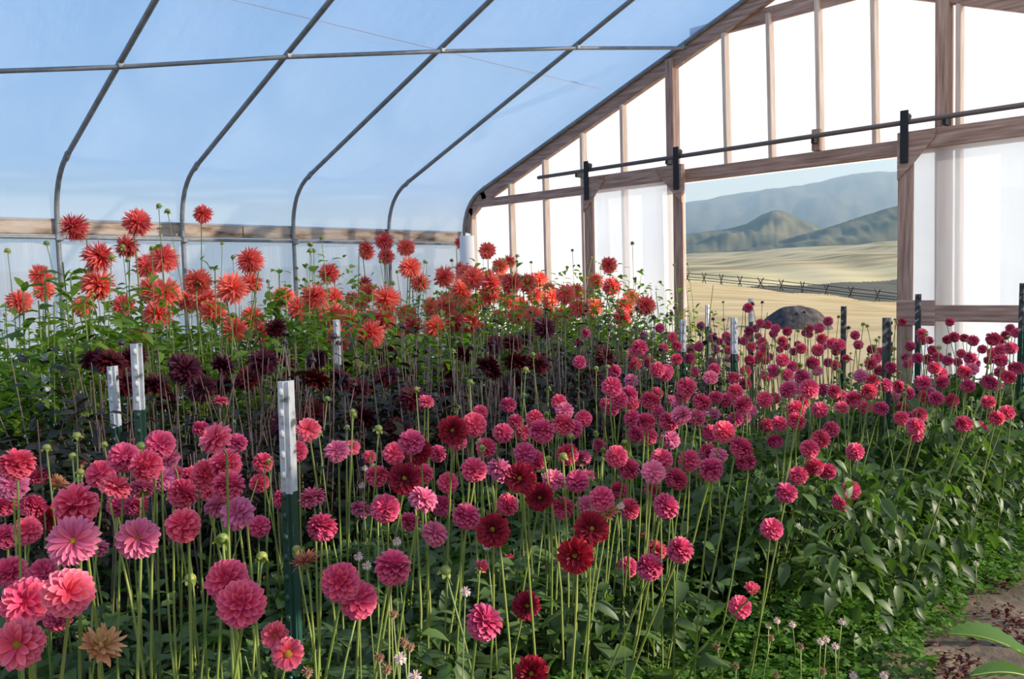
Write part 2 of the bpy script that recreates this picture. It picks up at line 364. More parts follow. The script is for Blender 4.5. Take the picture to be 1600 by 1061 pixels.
for u in (3.88, 4.35, 4.82, 5.31): stud('stud', u, 2.42, (2.36 + 1.45 + .05) if abs(u - HALF) < .6 else roofz(u) - .06)
stud('post', 3.27, 0, roofz(3.27) - .05, .09, .12, 'wood', XE + .05); stud('post', 5.87, 0, roofz(5.87) - .05, .10, .12, 'wood', XE + .05)
stud('stud', 5.98, 0, roofz(5.98) - .05)
for u in (6.6, 7.15, 7.7, 8.29, 9.02): stud('stud', u, 0, roofz(u) - .08)
link('girt', beam_mesh('girt', (XE + .05, UY(.12), 2.465), (XE + .05, UY(3.27), 2.465), .10, .06, 'wood_h'), we)
link('header', beam_mesh('header', (XE + .02, UY(3.22), 2.475), (XE + .02, UY(5.9), 2.475), .125, .08, 'wood_h'), we)
link('girt', beam_mesh('girt', (XE + .05, UY(5.87), 2.465), (XE + .05, UY(9.02), 2.465), .10, .06, 'wood_h'), we)
# rafters following the hoop, in straight pieces
def rafter(u0, u1, mat='wood_h'):
    dz = .068; link('rafter', beam_mesh('rafter', (XE + .055, UY(u0), roofz(u0) - dz), (XE + .055, UY(u1), roofz(u1) - dz), .16, .07, mat), we)
rafter(.33, 2.3); rafter(2.3, HALF); rafter(2 * HALF - .33, 2 * HALF - 2.3); rafter(2 * HALF - 2.3, HALF)
for s in (0, 1):
    f_ = (lambda u: UY(2 * HALF - u)) if s else UY
    link('rafter', beam_mesh('rafter', (XE + .055, f_(.05), 2.10), (XE + .055, f_(.12), 2.42), .10, .07, 'wood'), we)
    link('rafter', beam_mesh('rafter', (XE + .055, f_(.09), 2.36), (XE + .055, f_(.40), 2.585), .13, .07, 'wood'), we)
link('collar_tie', beam_mesh('collar_tie', (XE + .085, UY(3.45), 3.86), (XE + .085, UY(2 * HALF - 3.45), 3.86), .14, .035, 'wood_h'), we)
# block on the track
b = atx(1275, 220, XE - .02); link('block', box_mesh('block', (XE - .03, b.y - .038, b.z - .09), (XE + .02, b.y + .038, b.z + .1), 'wood'), we)
# sliding doors and track
XD = XE - .10
tr = structure('trim_1', 'dark steel sliding door track running across the end wall', 'door track', me=tube('track', [(XD - .005, UY(1.47), 2.655), (XD - .005, UY(5), 2.66), (XD - .005, UY(8.4), 2.655)], .021, 'track', 8))
for u in (2.05, 3.27, 4.82, 5.9, 7.15): link('track_bracket', box_mesh('track_bracket', (XD, UY(u) - .015, 2.60), (XE + .02, UY(u) + .015, 2.67), 'iron'), tr)
def door(name, label, u0, u1, mid=None):
    dr = structure(name, label, 'sliding door', (XD, UY((u0 + u1) / 2), 0)); yo = UY((u0 + u1) / 2)
    def P(nm, a, b, mat): return link(nm, box_mesh(nm, (a[0], a[1] - yo, a[2]), (b[0], b[1] - yo, b[2]), mat), dr)
    h = 2.58; sw = .115
    for u in (u0, u1 - sw): P('stile', (-.02, UY(u + sw), .06), (.02, UY(u), h), 'wood')
    P('top_rail', (-.018, UY(u1 - sw), h - .15), (.018, UY(u0 + sw), h), 'wood_h'); P('bottom_rail', (-.018, UY(u1 - sw), .06), (.018, UY(u0 + sw), .2), 'wood_h')
    if mid: P('middle_rail', (-.019, UY(u1 - sw), mid - .13), (.017, UY(u0 + sw), mid), 'wood_h')
    V, Fc = [], []
    for i in range(13):
        for j in range(13): V.append((.03 + .006 * math.sin(i * 2.1 + j * .3), UY(u0 + (u1 - u0) * i / 12) - yo, .08 + (h - .1) * j / 12))
    for i in range(12):
        for j in range(12): Fc.append((i * 13 + j, (i + 1) * 13 + j, (i + 1) * 13 + j + 1, i * 13 + j + 1))
    link('door_film', mesh('door_film', np.array(V), Fc, 'door_film', True), dr)
    for u, s in ((u0, 1), (u1, -1)):   # plywood corner gussets
        g = .30; y0_ = UY(u) - yo
        T_ = [(y0_, h - .002), (y0_ - s * g, h - .002), (y0_ - s * g * .95, h - .07), (y0_ - s * sw, h - .27), (y0_, h - .38)]
        Vg = [(-.034, y, z) for y, z in T_] + [(-.021, y, z) for y, z in T_]; m_ = len(T_)
        Fg = [tuple(range(m_)), tuple(range(2 * m_ - 1, m_ - 1, -1))] + [(i, i + m_, (i + 1) % m_ + m_, (i + 1) % m_) for i in range(m_)]
        link('gusset', mesh('gusset', Vg, Fg, 'wood_h'), dr)
        yc = UY(u + s * sw / 2) - yo
        hg = link('hanger', box_mesh('hanger', (-.05, yc - .032, h - .25), (-.035, yc + .032, 2.75), 'iron'), dr)
        wv, wf = tube_arrays([(-.03, yc, 2.705), (.03, yc, 2.705)], .03, 12); link('wheel', mesh('wheel', wv, wf, 'iron'), hg)
    return dr
dl = atx(914, 300, XD).y, atx(1068, 300, XD).y
door('door_1', 'plastic covered sliding door with timber stiles pushed left of the doorway', WL - dl[0], WL - dl[1])
ur = WL - atx(1404, 300, XD).y
d2 = door('door_2', 'plastic covered sliding door with middle rail pushed right of the doorway', ur, ur + 2.35, 1.185)
link('splice_plate', box_mesh('splice_plate', (-.032, UY(ur) - (UY(ur + 1.175)) - .30, 1.02), (-.02, UY(ur) - UY(ur + 1.175), 1.225), 'wood_h'), d2)
# white roll standing in the corner
c_ = at(729, 380, 10.3); sp = []
for i in range(60): a = i * .42; r_ = .03 + .065 * i / 59; sp.append((r_ * math.cos(a), r_ * math.sin(a)))
V = [(x, y, z) for z in (0, .7, 1.4, 2.03) for x, y in sp]; Fc = [(k * 60 + i, k * 60 + i + 1, (k + 1) * 60 + i + 1, (k + 1) * 60 + i) for k in range(3) for i in range(59)]
ro = link('plastic_roll', mesh('plastic_roll', V, Fc, 'rollwhite', True)); ro.location = (c_.x, c_.y, 0)
tag(ro, 'upright white roll of plastic film standing in the greenhouse corner', 'plastic roll')

# ------------------------------------------------------------------ ground and land outside
kr = np.array([0, 8, 15, 30, 60, 118, 200, 330, 600, 1000]); lr = np.log(kr + 5)
kz = np.array([-1.47, -1.47, -1.47, -1.5, -1.8, -2.4, -1.1, 2.5, 13, 30]); kt = np.array([0, 0, 0, -.001, -.004, -.0101, -.009, -.002, .013, .02])
def terr(r, az):
    px = 800 + F * math.tan(max(-.9, min(.9, az))); px = max(900, min(1600, px))
    l = math.log(r + 5)
    return EYE + float(np.interp(l, lr, kz)) + float(np.interp(l, lr, kt)) * (px - 1240) + (.02 * math.sin(r * .9) if r > 20 else 0) + (r * .0012 * math.sin(az * 60 + r * .02) if r > 150 else 0)
azs = list(np.linspace(-3.14159, -.2, 50)) + list(np.linspace(-.18, .62, 170)) + list(np.linspace(.65, 3.14159, 40))
rs = [0.001] + list(np.geomspace(4, 100, 50)) + list(np.linspace(102, 260, 120)) + list(np.geomspace(270, 1000, 40))
V = [tuple(CAM * 0 + fw * (r * math.cos(a)) + rt * (r * math.sin(a)) + UP * terr(r, a)) for r in rs for a in azs]
na = len(azs); Fc = [(i * na + j, i * na + j + 1, (i + 1) * na + j + 1, (i + 1) * na + j) for i in range(len(rs) - 1) for j in range(na - 1)]
me = mesh('field', V, Fc, ['field', 'farfield', 'brush'], True)
mi = []
for i in range(len(rs) - 1):
    for j in range(na - 1):
        r = rs[i]; px = 800 + F * math.tan(max(-.9, min(.9, azs[j])))
        lim = 121 + 4 * math.sin(px * .05); far = 121 + max(0, (px - 1150)) * .42
        mi.append(2 if (lim < r < far and 1150 < px < 1800) else (1 if r > 122 else 0))
me.polygons.foreach_set('material_index', mi)
structure('field', 'wide dry golden pasture outside the open greenhouse doorway', 'field', me=me)
n_ = 60; V = []; hx, hy = (-6, XE + .3), (UY(2 * HALF + .5), WL + .3)
for i in range(n_ + 1):
    for j in range(n_ + 1):
        x = hx[0] + (hx[1] - hx[0]) * i / n_; y = hy[0] + (hy[1] - hy[0]) * j / n_
        V.append((x, y, .012 * math.sin(x * 5 + y * 3) + .01 * math.sin(y * 9 - x * 2)))
Fc = [(i * (n_ + 1) + j, (i + 1) * (n_ + 1) + j, (i + 1) * (n_ + 1) + j + 1, i * (n_ + 1) + j + 1) for i in range(n_) for j in range(n_)]
structure('floor', 'bare brown soil floor and path inside the greenhouse', 'soil floor', me=mesh('soil_floor', V, Fc, 'soil', True))

def ridge(name, label, cat, D, pts, mat, front, back, foot, amp, seed, spurs=()):
    """range of hills whose crest runs through pts at distance D, with front and back slopes and gullies"""
    rg = np.random.default_rng(seed); n1 = 260; ph = rg.uniform(0, 6, 12); xs_ = np.linspace(pts[0][0], pts[-1][0], n1); ys_ = np.interp(xs_, [p[0] for p in pts], [p[1] for p in pts])
    V = []; ss = list(np.linspace(-1, 0, 26)) + [.15, .4, 1]
    for px, py in zip(xs_, ys_):
        C = at(px, py, D); d = (C - CAM); d.z = 0; d.normalize()
        for s in ss:
            p = C + d * (s * (front if s < 0 else back)); h = C.z - foot
            prof = (1 - abs(s)) ** .85 if s < 0 else (1 - s) ** 1.2
            gul = 0
            for k in range(9):
                fq = .03 * 1.55 ** k; gul += math.sin(px * fq + ph[k] + s * (7 * math.sin(ph[k] * 3) * 1.2 ** k) + 1.5 * math.sin(px * fq * .37 + s * 6)) * .5 / 1.45 ** k
            z = foot + h * prof + amp * gul * (1 - abs(s)) * (abs(s) ** .5 if abs(s) > .02 else .02 + .12 * abs(math.sin(px * 1.7)))
            for p0, s0, w_, sw_, A_ in spurs: z += A_ * math.exp(-((px - p0) / w_) ** 2 - ((s - s0) / sw_) ** 2)
            V.append((p.x, p.y, z if abs(s) < .99 else foot - 10))
    k = len(ss); Fc = [(i * k + j, (i + 1) * k + j, (i + 1) * k + j + 1, i * k + j + 1) for i in range(n1 - 1) for j in range(k - 1)]
    me = mesh(name, V, Fc, mat, True)
    structure(name, label, cat, me=me)
ridge('mountain', 'long hazy blue forested mountain beyond the foothills', 'mountain', 4200,
      [(600, 436), (800, 420), (920, 380), (1000, 340), (1070, 317), (1100, 312), (1130, 306), (1155, 303), (1180, 299), (1215, 295), (1250, 290), (1310, 277), (1345, 271), (1375, 268), (1400, 270), (1460, 282), (1560, 300), (1700, 330), (2100, 400)], 'forest', 1900, 1800, 20, 60, 1)
ridge('foothill', 'rounded dark foothill with a pointed top below the mountain', 'hill', 1500,
      [(850, 405), (950, 380), (1076, 367), (1130, 359), (1165, 351), (1190, 337), (1205, 331), (1214, 329), (1225, 331), (1245, 341), (1277, 353), (1320, 370), (1400, 388), (1500, 404)], 'hill', 480, 400, 15, 14, 2, [(1134, -.45, 24, .26, 9), (1262, -.22, 14, .14, 4)])
ridge('foothill', 'long green slope rising below the mountain beside the pointed foothill', 'hill', 1200,
      [(1080, 402), (1180, 386), (1230, 374), (1273, 362), (1330, 343), (1400, 322), (1480, 300), (1560, 290), (1700, 310), (1900, 390)], 'hill', 330, 300, 15, 10, 3)
# haze filling the valley
hz, N, L, out = newmat('valley_haze'); MT['haze'] = hz
vsn = N.new('ShaderNodeVolumeScatter'); vsn.inputs['Color'].default_value = (.48, .77, 1, 1); vsn.inputs['Density'].default_value = .00027; vsn.inputs['Anisotropy'].default_value = .2
L.new(vsn.outputs[0], out.inputs['Volume'])
ho = link('valley_haze', box_mesh('valley_haze', (0, -1900, -60), (4300, 1900, 620), 'haze', 0)); dv = fw * math.cos(.32) + rt * math.sin(.32)
ho.rotation_euler.z = math.atan2(dv.y, dv.x); ho.location = dv * 420
tag(ho, 'pale blue haze hanging in the valley before the mountain', 'haze', kind='stuff')

# buck and rail fence
fz = [(1050, 438.5, 127), (1074, 441, 126), (1100.6, 444.5, 125), (1127, 448, 124), (1156, 451, 122), (1188, 453, 121), (1221, 455, 120), (1254, 458.5, 118), (1291, 463, 116), (1329, 467, 114), (1371, 471, 112), (1415, 476, 110), (1460, 481, 108)]
fp = []
for px, py, Z in fz:
    P = at(px, py, Z); v = P.copy(); v.z = 0; a = math.atan2(v.dot(rt), v.dot(fw)); P.z = terr(v.length, a) ; fp.append(P)
fe = thing('buck_fence', 'dark wooden buck and rail fence crossing the dry pasture', 'fence', fp[0])
for i, P in enumerate(fp):
    t = (fp[min(i + 1, len(fp) - 1)] - fp[max(i - 1, 0)]); t.z = 0; t.normalize(); nrm = Vector((-t.y, t.x, 0)); o = P - fp[0]
    a = rnd.uniform(-.1, .1)
    parts = [tube_arrays([o - nrm * .75 + t * (.45 + a) - UP * .05, o + nrm * .3 - t * .4 + UP * 1.5], .075, 6), tube_arrays([o + nrm * .75 - t * .45 - UP * .05, o - nrm * .3 + t * (.4 + a) + UP * 1.45], .075, 6)]
    V, Fc = joinA(parts); link('buck', mesh('buck', V, Fc, 'fence'), fe)
    if i + 1 < len(fp):
        for h in (1.25, .72, .35):
            link('rail', tube('rail', [o + UP * h, (fp[i + 1] - fp[0]) + UP * (h + rnd.uniform(-.06, .06))], .06, 'fence', 6), fe)
# earth mound
P = atz(1243, 513, -.05); V, Fc = [], []
for i in range(15):
    for j in range(40):
        r = i / 14; a = j / 40 * 2 * math.pi; h = (1 - r * r) ** .9 * (1 + r * (.12 * math.sin(a * 2 + r * 3) + .07 * math.sin(a * 5 - r * 6) + .05 * math.sin(a * 11 + r * 9))) if r < 1 else -.1
        o = rt * (r * 1.02 * math.cos(a)) + fw * (r * .9 * math.sin(a)); V.append((o.x, o.y, h * .60))
for i in range(14):
    for j in range(40): Fc.append((i * 40 + j, (i + 1) * 40 + j, (i + 1) * 40 + (j + 1) % 40, i * 40 + (j + 1) % 40))
mo = link('earth_mound', mesh('earth_mound', V, Fc, 'mound', True)); mo.location = (P.x, P.y, -.02)
tag(mo, 'dark rounded heap of earth on the grass outside the doorway', 'earth mound')

# ------------------------------------------------------------------ steel T posts
def tpost_mesh(h, top):
    prof = [(-.019, 0), (-.008, 0), (-.006, -.006), (.006, -.006), (.008, 0), (.019, 0), (.019, .004), (.003, .005), (.003, .036), (-.003, .036), (-.003, .005), (-.019, .004)]
    def seg(z0_, z1_):
        m_ = len(prof); V = [(x, y, z) for z in (z0_, z1_) for x, y in prof]; Fc = [(i, (i + 1) % m_, m_ + (i + 1) % m_, m_ + i) for i in range(m_)]
        Fc += [tuple(range(m_ - 1, -1, -1)), tuple(range(m_, 2 * m_))]; return np.array(V), Fc
    return seg(-.1, h - top), seg(h - top, h)
sv, sf = joinA([sphere_arrays((0, -.006, 0), (.007, .008, .011), 8, 5)])
stud_w = mesh('stud', sv, sf, 'white_post', True); stud_g = mesh('stud', sv, sf, 'green_post', True)
POSTS = [(434, 597, 2.1, .285, -.55, 'tall steel T post with studs and white top among the front pink dahlias'),
 (210, 538, 2.75, .22, -.1, 'steel T post with long clean white top before a low coral bloom'),
 (177, 573, 3.3, .24, -.3, 'narrow white topped T post beside the wider white post'),
 (72, 552, 4.2, .25, .3, 'white topped T post half sunk in dark foliage under the coral dahlias'),
 (524, 500, 4.6, .25, .2, 'white topped T post between the coral and burgundy dahlias'),
 (1066, 500, 5.2, .2, .4, 'dark T post with pale top near the left door stile'),
 (1148, 497, 4.6, .2, .4, 'leaning T post with pale top in the pink dahlias before the doorway'),
 (1390, 497, 4.2, .16, 1.2, 'dark edge-on T post in the pink dahlias before the right door stile'),
 (1438, 460, 6.2, .22, .9, 'slim T post standing against the right door middle rail'),
 (1319, 479, 6.4, .25, .7, 'thin brown T post seen against the dry grass right of the earth mound'),
 (1175, 467, 7.2, .2, .4, 'short pale T post rising left of the earth mound'),
 (1105, 477, 7.7, .2, .4, 'small pale T post stump just inside the left door jamb'),
 (1598, 443, 5.0, .3, .5, 'thin T post beside the plastic of the right sliding door')]
POST_AT = []
for px, py, Z, top, rot, lab in POSTS:
    P = at(px, py, Z); POST_AT.append((P.x, P.y, P.z)); t = thing('fence_post', lab, 'T post', (P.x, P.y, 0), 'steel T posts among the dahlia beds')
    t.rotation_euler = (rnd.uniform(-.01, .01), rnd.uniform(-.01, .01), YAW - math.pi / 2 + rot)
    (v1, f1), (v2, f2) = tpost_mesh(P.z, top)
    link('shaft', mesh('shaft', v1, f1, 'green_post'), t); link('painted_top', mesh('painted_top', v2, f2, 'dark_post' if px in (1390, 1438, 1319, 1598) else 'white_post'), t)
    k = 0
    while k < 17 and P.z - .025 - k * .053 > .15 and Z < 5.3:
        z = P.z - .025 - k * .053; s = link('stud', stud_w if z > P.z - top and px != 1390 else stud_g, t); s.location = (0, 0, z); k += 1

# ------------------------------------------------------------------ flower meshes
GA = math.pi * (3 - math.sqrt(5))
PRF = {'round': ([0, .3, .65, .9, 1.0], [.35, .7, 1.0, .72, .12]), 'point': ([0, .3, .65, .9, 1.0], [.4, .8, .95, .5, .03]), 'cactus': ([0, .35, .75, 1.0], [.5, .9, .7, .04]),
       'low': ([0, .5, .85, 1.0], [.4, .95, .85, .15])}
def petal_arrays(th, ph, rb, l, wd, curl, cup, prof, twist=0):
    r0 = np.array((math.sin(th) * math.cos(ph), math.sin(th) * math.sin(ph), math.cos(th))); et = np.array((math.cos(th) * math.cos(ph), math.cos(th) * math.sin(ph), -math.sin(th))); ep = np.array((-math.sin(ph), math.cos(ph), 0))
    if twist: ep, et = ep * math.cos(twist) + et * math.sin(twist), et * math.cos(twist) - ep * math.sin(twist)
    ts, ws = PRF[prof]; V = []; T_ = []
    for t, w_ in zip(ts, ws):
        p = rb * r0 + l * t * (math.cos(curl * t) * r0 + math.sin(curl * t) * et); h = wd * w_
        V += [p - ep * h - et * (cup * h), p, p + ep * h - et * (cup * h)]; T_ += [t, t * .8, t]
    Fc = []
    for i in range(len(ts) - 1):
        b = i * 3; Fc += [(b, b + 1, b + 4, b + 3), (b + 1, b + 2, b + 5, b + 4)]
    return np.array(V), Fc, T_
def bloom(name, mat, n, th0, th1, rb, l, wd, curl, cup, prof, seed, jit=.12, pw=.5, small=.4, disc=0, flat=1.0):
    rg = random.Random(seed); parts = []; T_ = []; Q = []
    for i in range(n):
        f = ((i + .5) / n) ** pw; th = th0 + (th1 - th0) * f; ph = i * GA + rg.uniform(-.15, .15)
        k = small + (1 - small) * min(1, th / 1.0)
        V, Fc, t = petal_arrays(th + rg.uniform(-jit, jit) * .5, ph, rb, l * (1 + rg.uniform(-jit, jit)) * (.82 + .18 * k), wd * k * (1 + rg.uniform(-.15, .15)), curl + rg.uniform(-jit, jit) * 2, cup, prof, rg.uniform(-jit, jit) * 2)
        parts.append((V, Fc)); T_ += t; Q += [f] * len(V)
    if rb > .2:      # closed heart so that no gap shows
        V, Fc = sphere_arrays((0, 0, 0), (rb * 1.15, rb * 1.15, rb * 1.15), 8, 6); parts.append((V, Fc)); T_ += [0] * len(V); Q += [.3] * len(V)
    V, Fc = joinA(parts); V[:, 2] *= flat
    return mesh(name, V, Fc, mat, True, {'t': T_, 'q': Q})
B = {}
B['pink'] = [bloom('bloom', 'pink', 130, .05, 2.7, .36, .64, .21, .18, .5, 'round', s, jit=.07) for s in range(4)]
B['mauve'] = [bloom('bloom', 'mauve', 105, .1, 2.35, .24, .76, .18, .25, .4, 'round', 20 + s, flat=.85, jit=.1) for s in range(2)]
B['rose'] = [bloom('bloom', 'rose', 66, .25, 1.9, .16, .84, .18, .2, .35, 'round', 30 + s, flat=.85) for s in range(2)]
B['coral'] = [bloom('bloom', 'coral', 230, .05, 2.5, .14, .86, .095, .15, .5, 'cactus', 40 + s, jit=.2, small=.55) for s in range(5)]
B['burgundy'] = [bloom('bloom', 'burgundy', 120, .05, 2.2, .15, .85, .14, .15, .45, 'point', 50 + s, jit=.15, flat=.8) for s in range(3)]
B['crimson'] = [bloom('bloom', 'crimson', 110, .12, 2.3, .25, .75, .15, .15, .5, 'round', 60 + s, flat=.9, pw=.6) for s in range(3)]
B['spent'] = [bloom('bloom', 'spent', 50, .3, 1.9, .12, .85, .11, -.3, .4, 'point', 70 + s, jit=.25, flat=.8) for s in range(2)]
B['small'] = [bloom('bloom', 'rose', 34, .1, 1.5, .2, .8, .17, -.35, .5, 'round', 80)]
def sepals(mat, n=6, l=1.0, wd=.3, th=1.5, curl=.7):
    parts = []
    for i in range(n): V, Fc, _ = petal_arrays(th, i * 2 * math.pi / n, .1, l, wd, curl, .3, 'point'); parts.append((V, Fc))
    V, Fc = joinA(parts); return mesh('calyx', V, Fc, mat, True)
CALYX = sepals('bud', 6, .55, .17, 2.2, -.2); CALYX_D = sepals('bud_dk', 6, .55, .17, 2.2, -.2)
sv, sf = sphere_arrays((0, 0, 0), (1, 1, .85), 10, 7); BUD = mesh('bud', sv, sf, 'bud', True); BUD_D = mesh('bud', sv, sf, 'bud_dk', True)
BSEP = sepals('bud', 6, 1.6, .45, 1.9, .3); BSEP_D = sepals('bud_dk', 6, 1.6, .45, 1.9, .3)
sv, sf = sphere_arrays((0, 0, 0), (1, 1, .6), 14, 8); DISC = mesh('disc', sv, sf, 'disc', True)

# leaf templates: base at origin, along +X, unit length
def leaf_arrays(segs=6, wd=.24, fold=.35, droop=.35, serr=.0):
    V = []; ts = np.linspace(0, 1, segs + 1)
    for i, t in enumerate(ts):
        h = wd * (math.sin(math.pi * min(1, t ** .75)) ** .8 if 0 < t < 1 else .02) * (1 + (serr if i % 2 else -serr))
        z = -droop * t * t + .12 * t; V += [(t, -h, z + fold * h), (t, 0, z), (t, h, z + fold * h)]
    Fc = []
    for i in range(segs): b = i * 3; Fc += [(b, b + 3, b + 4, b + 1), (b + 1, b + 4, b + 5, b + 2)]
    return np.array(V), Fc
LEAF = {m_: [mesh('leaf', *leaf_arrays(7, wd, fo, dr, .08), m_, True) for wd, fo, dr in ((.25, .3, .3), (.3, .2, .5), (.22, .5, .15), (.28, .35, .7))] for m_ in ('leaf', 'leaf_br', 'leaf_dk')}

# ------------------------------------------------------------------ stalks
BC = np.zeros((0, 3)); BR = np.zeros(0); SPT = np.zeros((0, 3))      # bloom centres and radii, points along stems
PXY = np.array([(p[0], p[1]) for p in POST_AT]); PTOP = np.array([p[2] for p in POST_AT])
def samples(P, step=.03):
    out_ = []
    for a, b in zip(P[:-1], P[1:]):
        a = np.array(a); b = np.array(b); k = max(1, int(np.linalg.norm(b - a) / step)); out_.append(a + (b - a) * (np.arange(k) / k)[:, None])
    return np.concatenate(out_)
def near_post(Q, gap): return int(((np.hypot(Q[:, None, 0] - PXY[None, :, 0], Q[:, None, 1] - PXY[None, :, 1]) < gap) & (Q[:, None, 2] < PTOP[None] + gap)).any(1).sum())
def clash(C, rad, Q):
    """depth of the worst conflict of a bloom (C, rad) and its stem points Q with what already stands"""
    c = 0.0
    if C is not None:
        c_ = np.array(C)
        if len(BC): c += np.maximum(0, .97 * (BR + rad) - np.linalg.norm(BC - c_, axis=1)).sum() * 2
        if len(SPT): c += np.maximum(0, .9 * rad - np.linalg.norm(SPT - c_, axis=1)).max()
        c += .05 * near_post(c_[None], rad + .025)
    if len(BC):
        m_ = np.linalg.norm(BC[:, :2] - Q[:, :2].mean(0), axis=1) < .7
        if m_.any(): c += np.maximum(0, .9 * BR[m_][None] - np.linalg.norm(Q[:, None] - BC[m_][None], axis=2)).max()
    return c + .02 * near_post(Q, .03)
def register(C, rad, Q):
    global BC, BR, SPT
    if C is not None: BC = np.vstack([BC, np.array(C)[None]]); BR = np.append(BR, rad)
    SPT = np.vstack([SPT, Q])
SHIFT = [0] + [sg * d_ for d_ in (.02, .04, .07, .10, .14, .18, .23, .28, .34, .40, .48, .58, .70) for sg in (1, -1)]
def stem_pts(base, tip, bow, n_=7, nrm=None):
    P = []
    for i in range(n_):
        t = i / (n_ - 1); P.append(base.lerp(tip, t) + bow * math.sin(math.pi * t) )
    if nrm is not None: P[-1] = tip
    return P
def orient(nrm, spin):
    return nrm.to_track_quat('Z', 'Y') @ Quaternion((0, 0, 1), spin)
def facing(kind):
    tocam = rnd.uniform(.0, 1.0)
    v = -fw * tocam * .7 + Vector((rnd.gauss(0, .4), rnd.gauss(0, .4), 0)) + UP * rnd.uniform(.5, 1.1) + sd * .25
    if kind == 'coral': v = -fw * rnd.uniform(.3, 1.1) + Vector((rnd.gauss(0, .5), rnd.gauss(0, .5), 0)) + UP * rnd.uniform(.0, .7) + sd * .3
    return v.normalized()
NF = {}
def stalk(name, label, cat, group, C, rad, kind, leafkind='leaf', stemmat='stem', nleaf=3, nrm=None, lean=None, r0=.0028, zl=(.12, .62), lsize=(.05, .10), petals=None, disc=None):
    """a flower on its stem: bloom centre C, radius rad"""
    nrm = nrm or facing(kind)
    C0 = C; best = None; vdir = (C0 - CAM).normalized()
    for dz in SHIFT:
        C = C0 + vdir * dz * (1.6 if rad > .06 else 1)
        if dz and (C.y > WL - .25 or C.x > XE - .3 or (C - CAM).length < 1.0): continue
        for k in range(5):
            tip = C - nrm * rad * .35
            ln = Vector((rnd.gauss(0, .05 + .02 * k), rnd.gauss(0, .05 + .02 * k), 0)) * max(.4, C.z)
            if WL - C.y > 6.45: ln = ln + Vector((0, (WL - C.y - 6.4) * rnd.uniform(.1, .55), 0))
            base = Vector((C.x + ln.x, C.y + ln.y, 0)); base.y = min(base.y, WL - .15); base.x = min(base.x, XE - .2)
            bow = Vector((rnd.gauss(0, .02), rnd.gauss(0, .02), 0)); neck = C - nrm * rad * .9 - UP * rad * .4
            P = stem_pts(base - UP * .03, neck, bow, 6) + [tip]; Q = samples(P); c = clash(C, rad, Q)
            if best is None or c < best[0] - 1e-6: best = (c, C, base, bow, neck, P, Q)
            if c < 1e-4: break
        if best[0] < 1e-4: break
    c, C, base, bow, neck, P, Q = best; register(C, rad, Q)
    t = thing(name, label, cat, base, group)
    V, Fc = tube_arrays([p - base for p in P], np.linspace(r0 * 1.5, r0 * .8, len(P)), 5)
    link('stem', mesh('stem', V, Fc, stemmat, True), t)
    q = orient(nrm, rnd.uniform(0, 6.28))
    if petals is None:
        bl = link('bloom', rnd.choice(B[kind]), t)
        bl.location = C - base; bl.rotation_mode = 'QUATERNION'; bl.rotation_quaternion = q; bl.scale = (rad, rad, rad * rnd.uniform(.9, 1.05))
    else:
        bl = link('bloom', petals['heart'], t); bl.location = C - base; bl.rotation_mode = 'QUATERNION'; bl.rotation_quaternion = q; bl.scale = (rad,) * 3
        for pm, mt in petals['list']:
            p = link('petal', pm, bl); p.matrix_basis = mt
    if disc:
        dc = link('disc', DISC, bl if petals else t)
        if petals: dc.location = (0, 0, .16 * disc); dc.scale = (.2 * disc,) * 3
        else: dc.location = C - base + nrm * rad * .33; dc.rotation_mode = 'QUATERNION'; dc.rotation_quaternion = q; dc.scale = (rad * .16 * disc,) * 3
    ca = link('calyx', CALYX_D if kind == 'burgundy' else CALYX, t); ca.location = C - base - nrm * rad * .15; ca.rotation_mode = 'QUATERNION'; ca.rotation_quaternion = q; ca.scale = (rad * .9,) * 3
    H = C.z
    for k in range(nleaf):
        z = rnd.uniform(*zl) * H; f = z / H; p = base.lerp(neck, f) - base + bow * math.sin(math.pi * f); s = rnd.uniform(*lsize); a = rnd.uniform(0, 6.28)
        lf = link('leaf', rnd.choice(LEAF[leafkind]), t); lf.location = p; lf.rotation_euler = (rnd.uniform(-.5, .5), rnd.uniform(-.6, .5), a); lf.scale = (s, s, s)
    return t
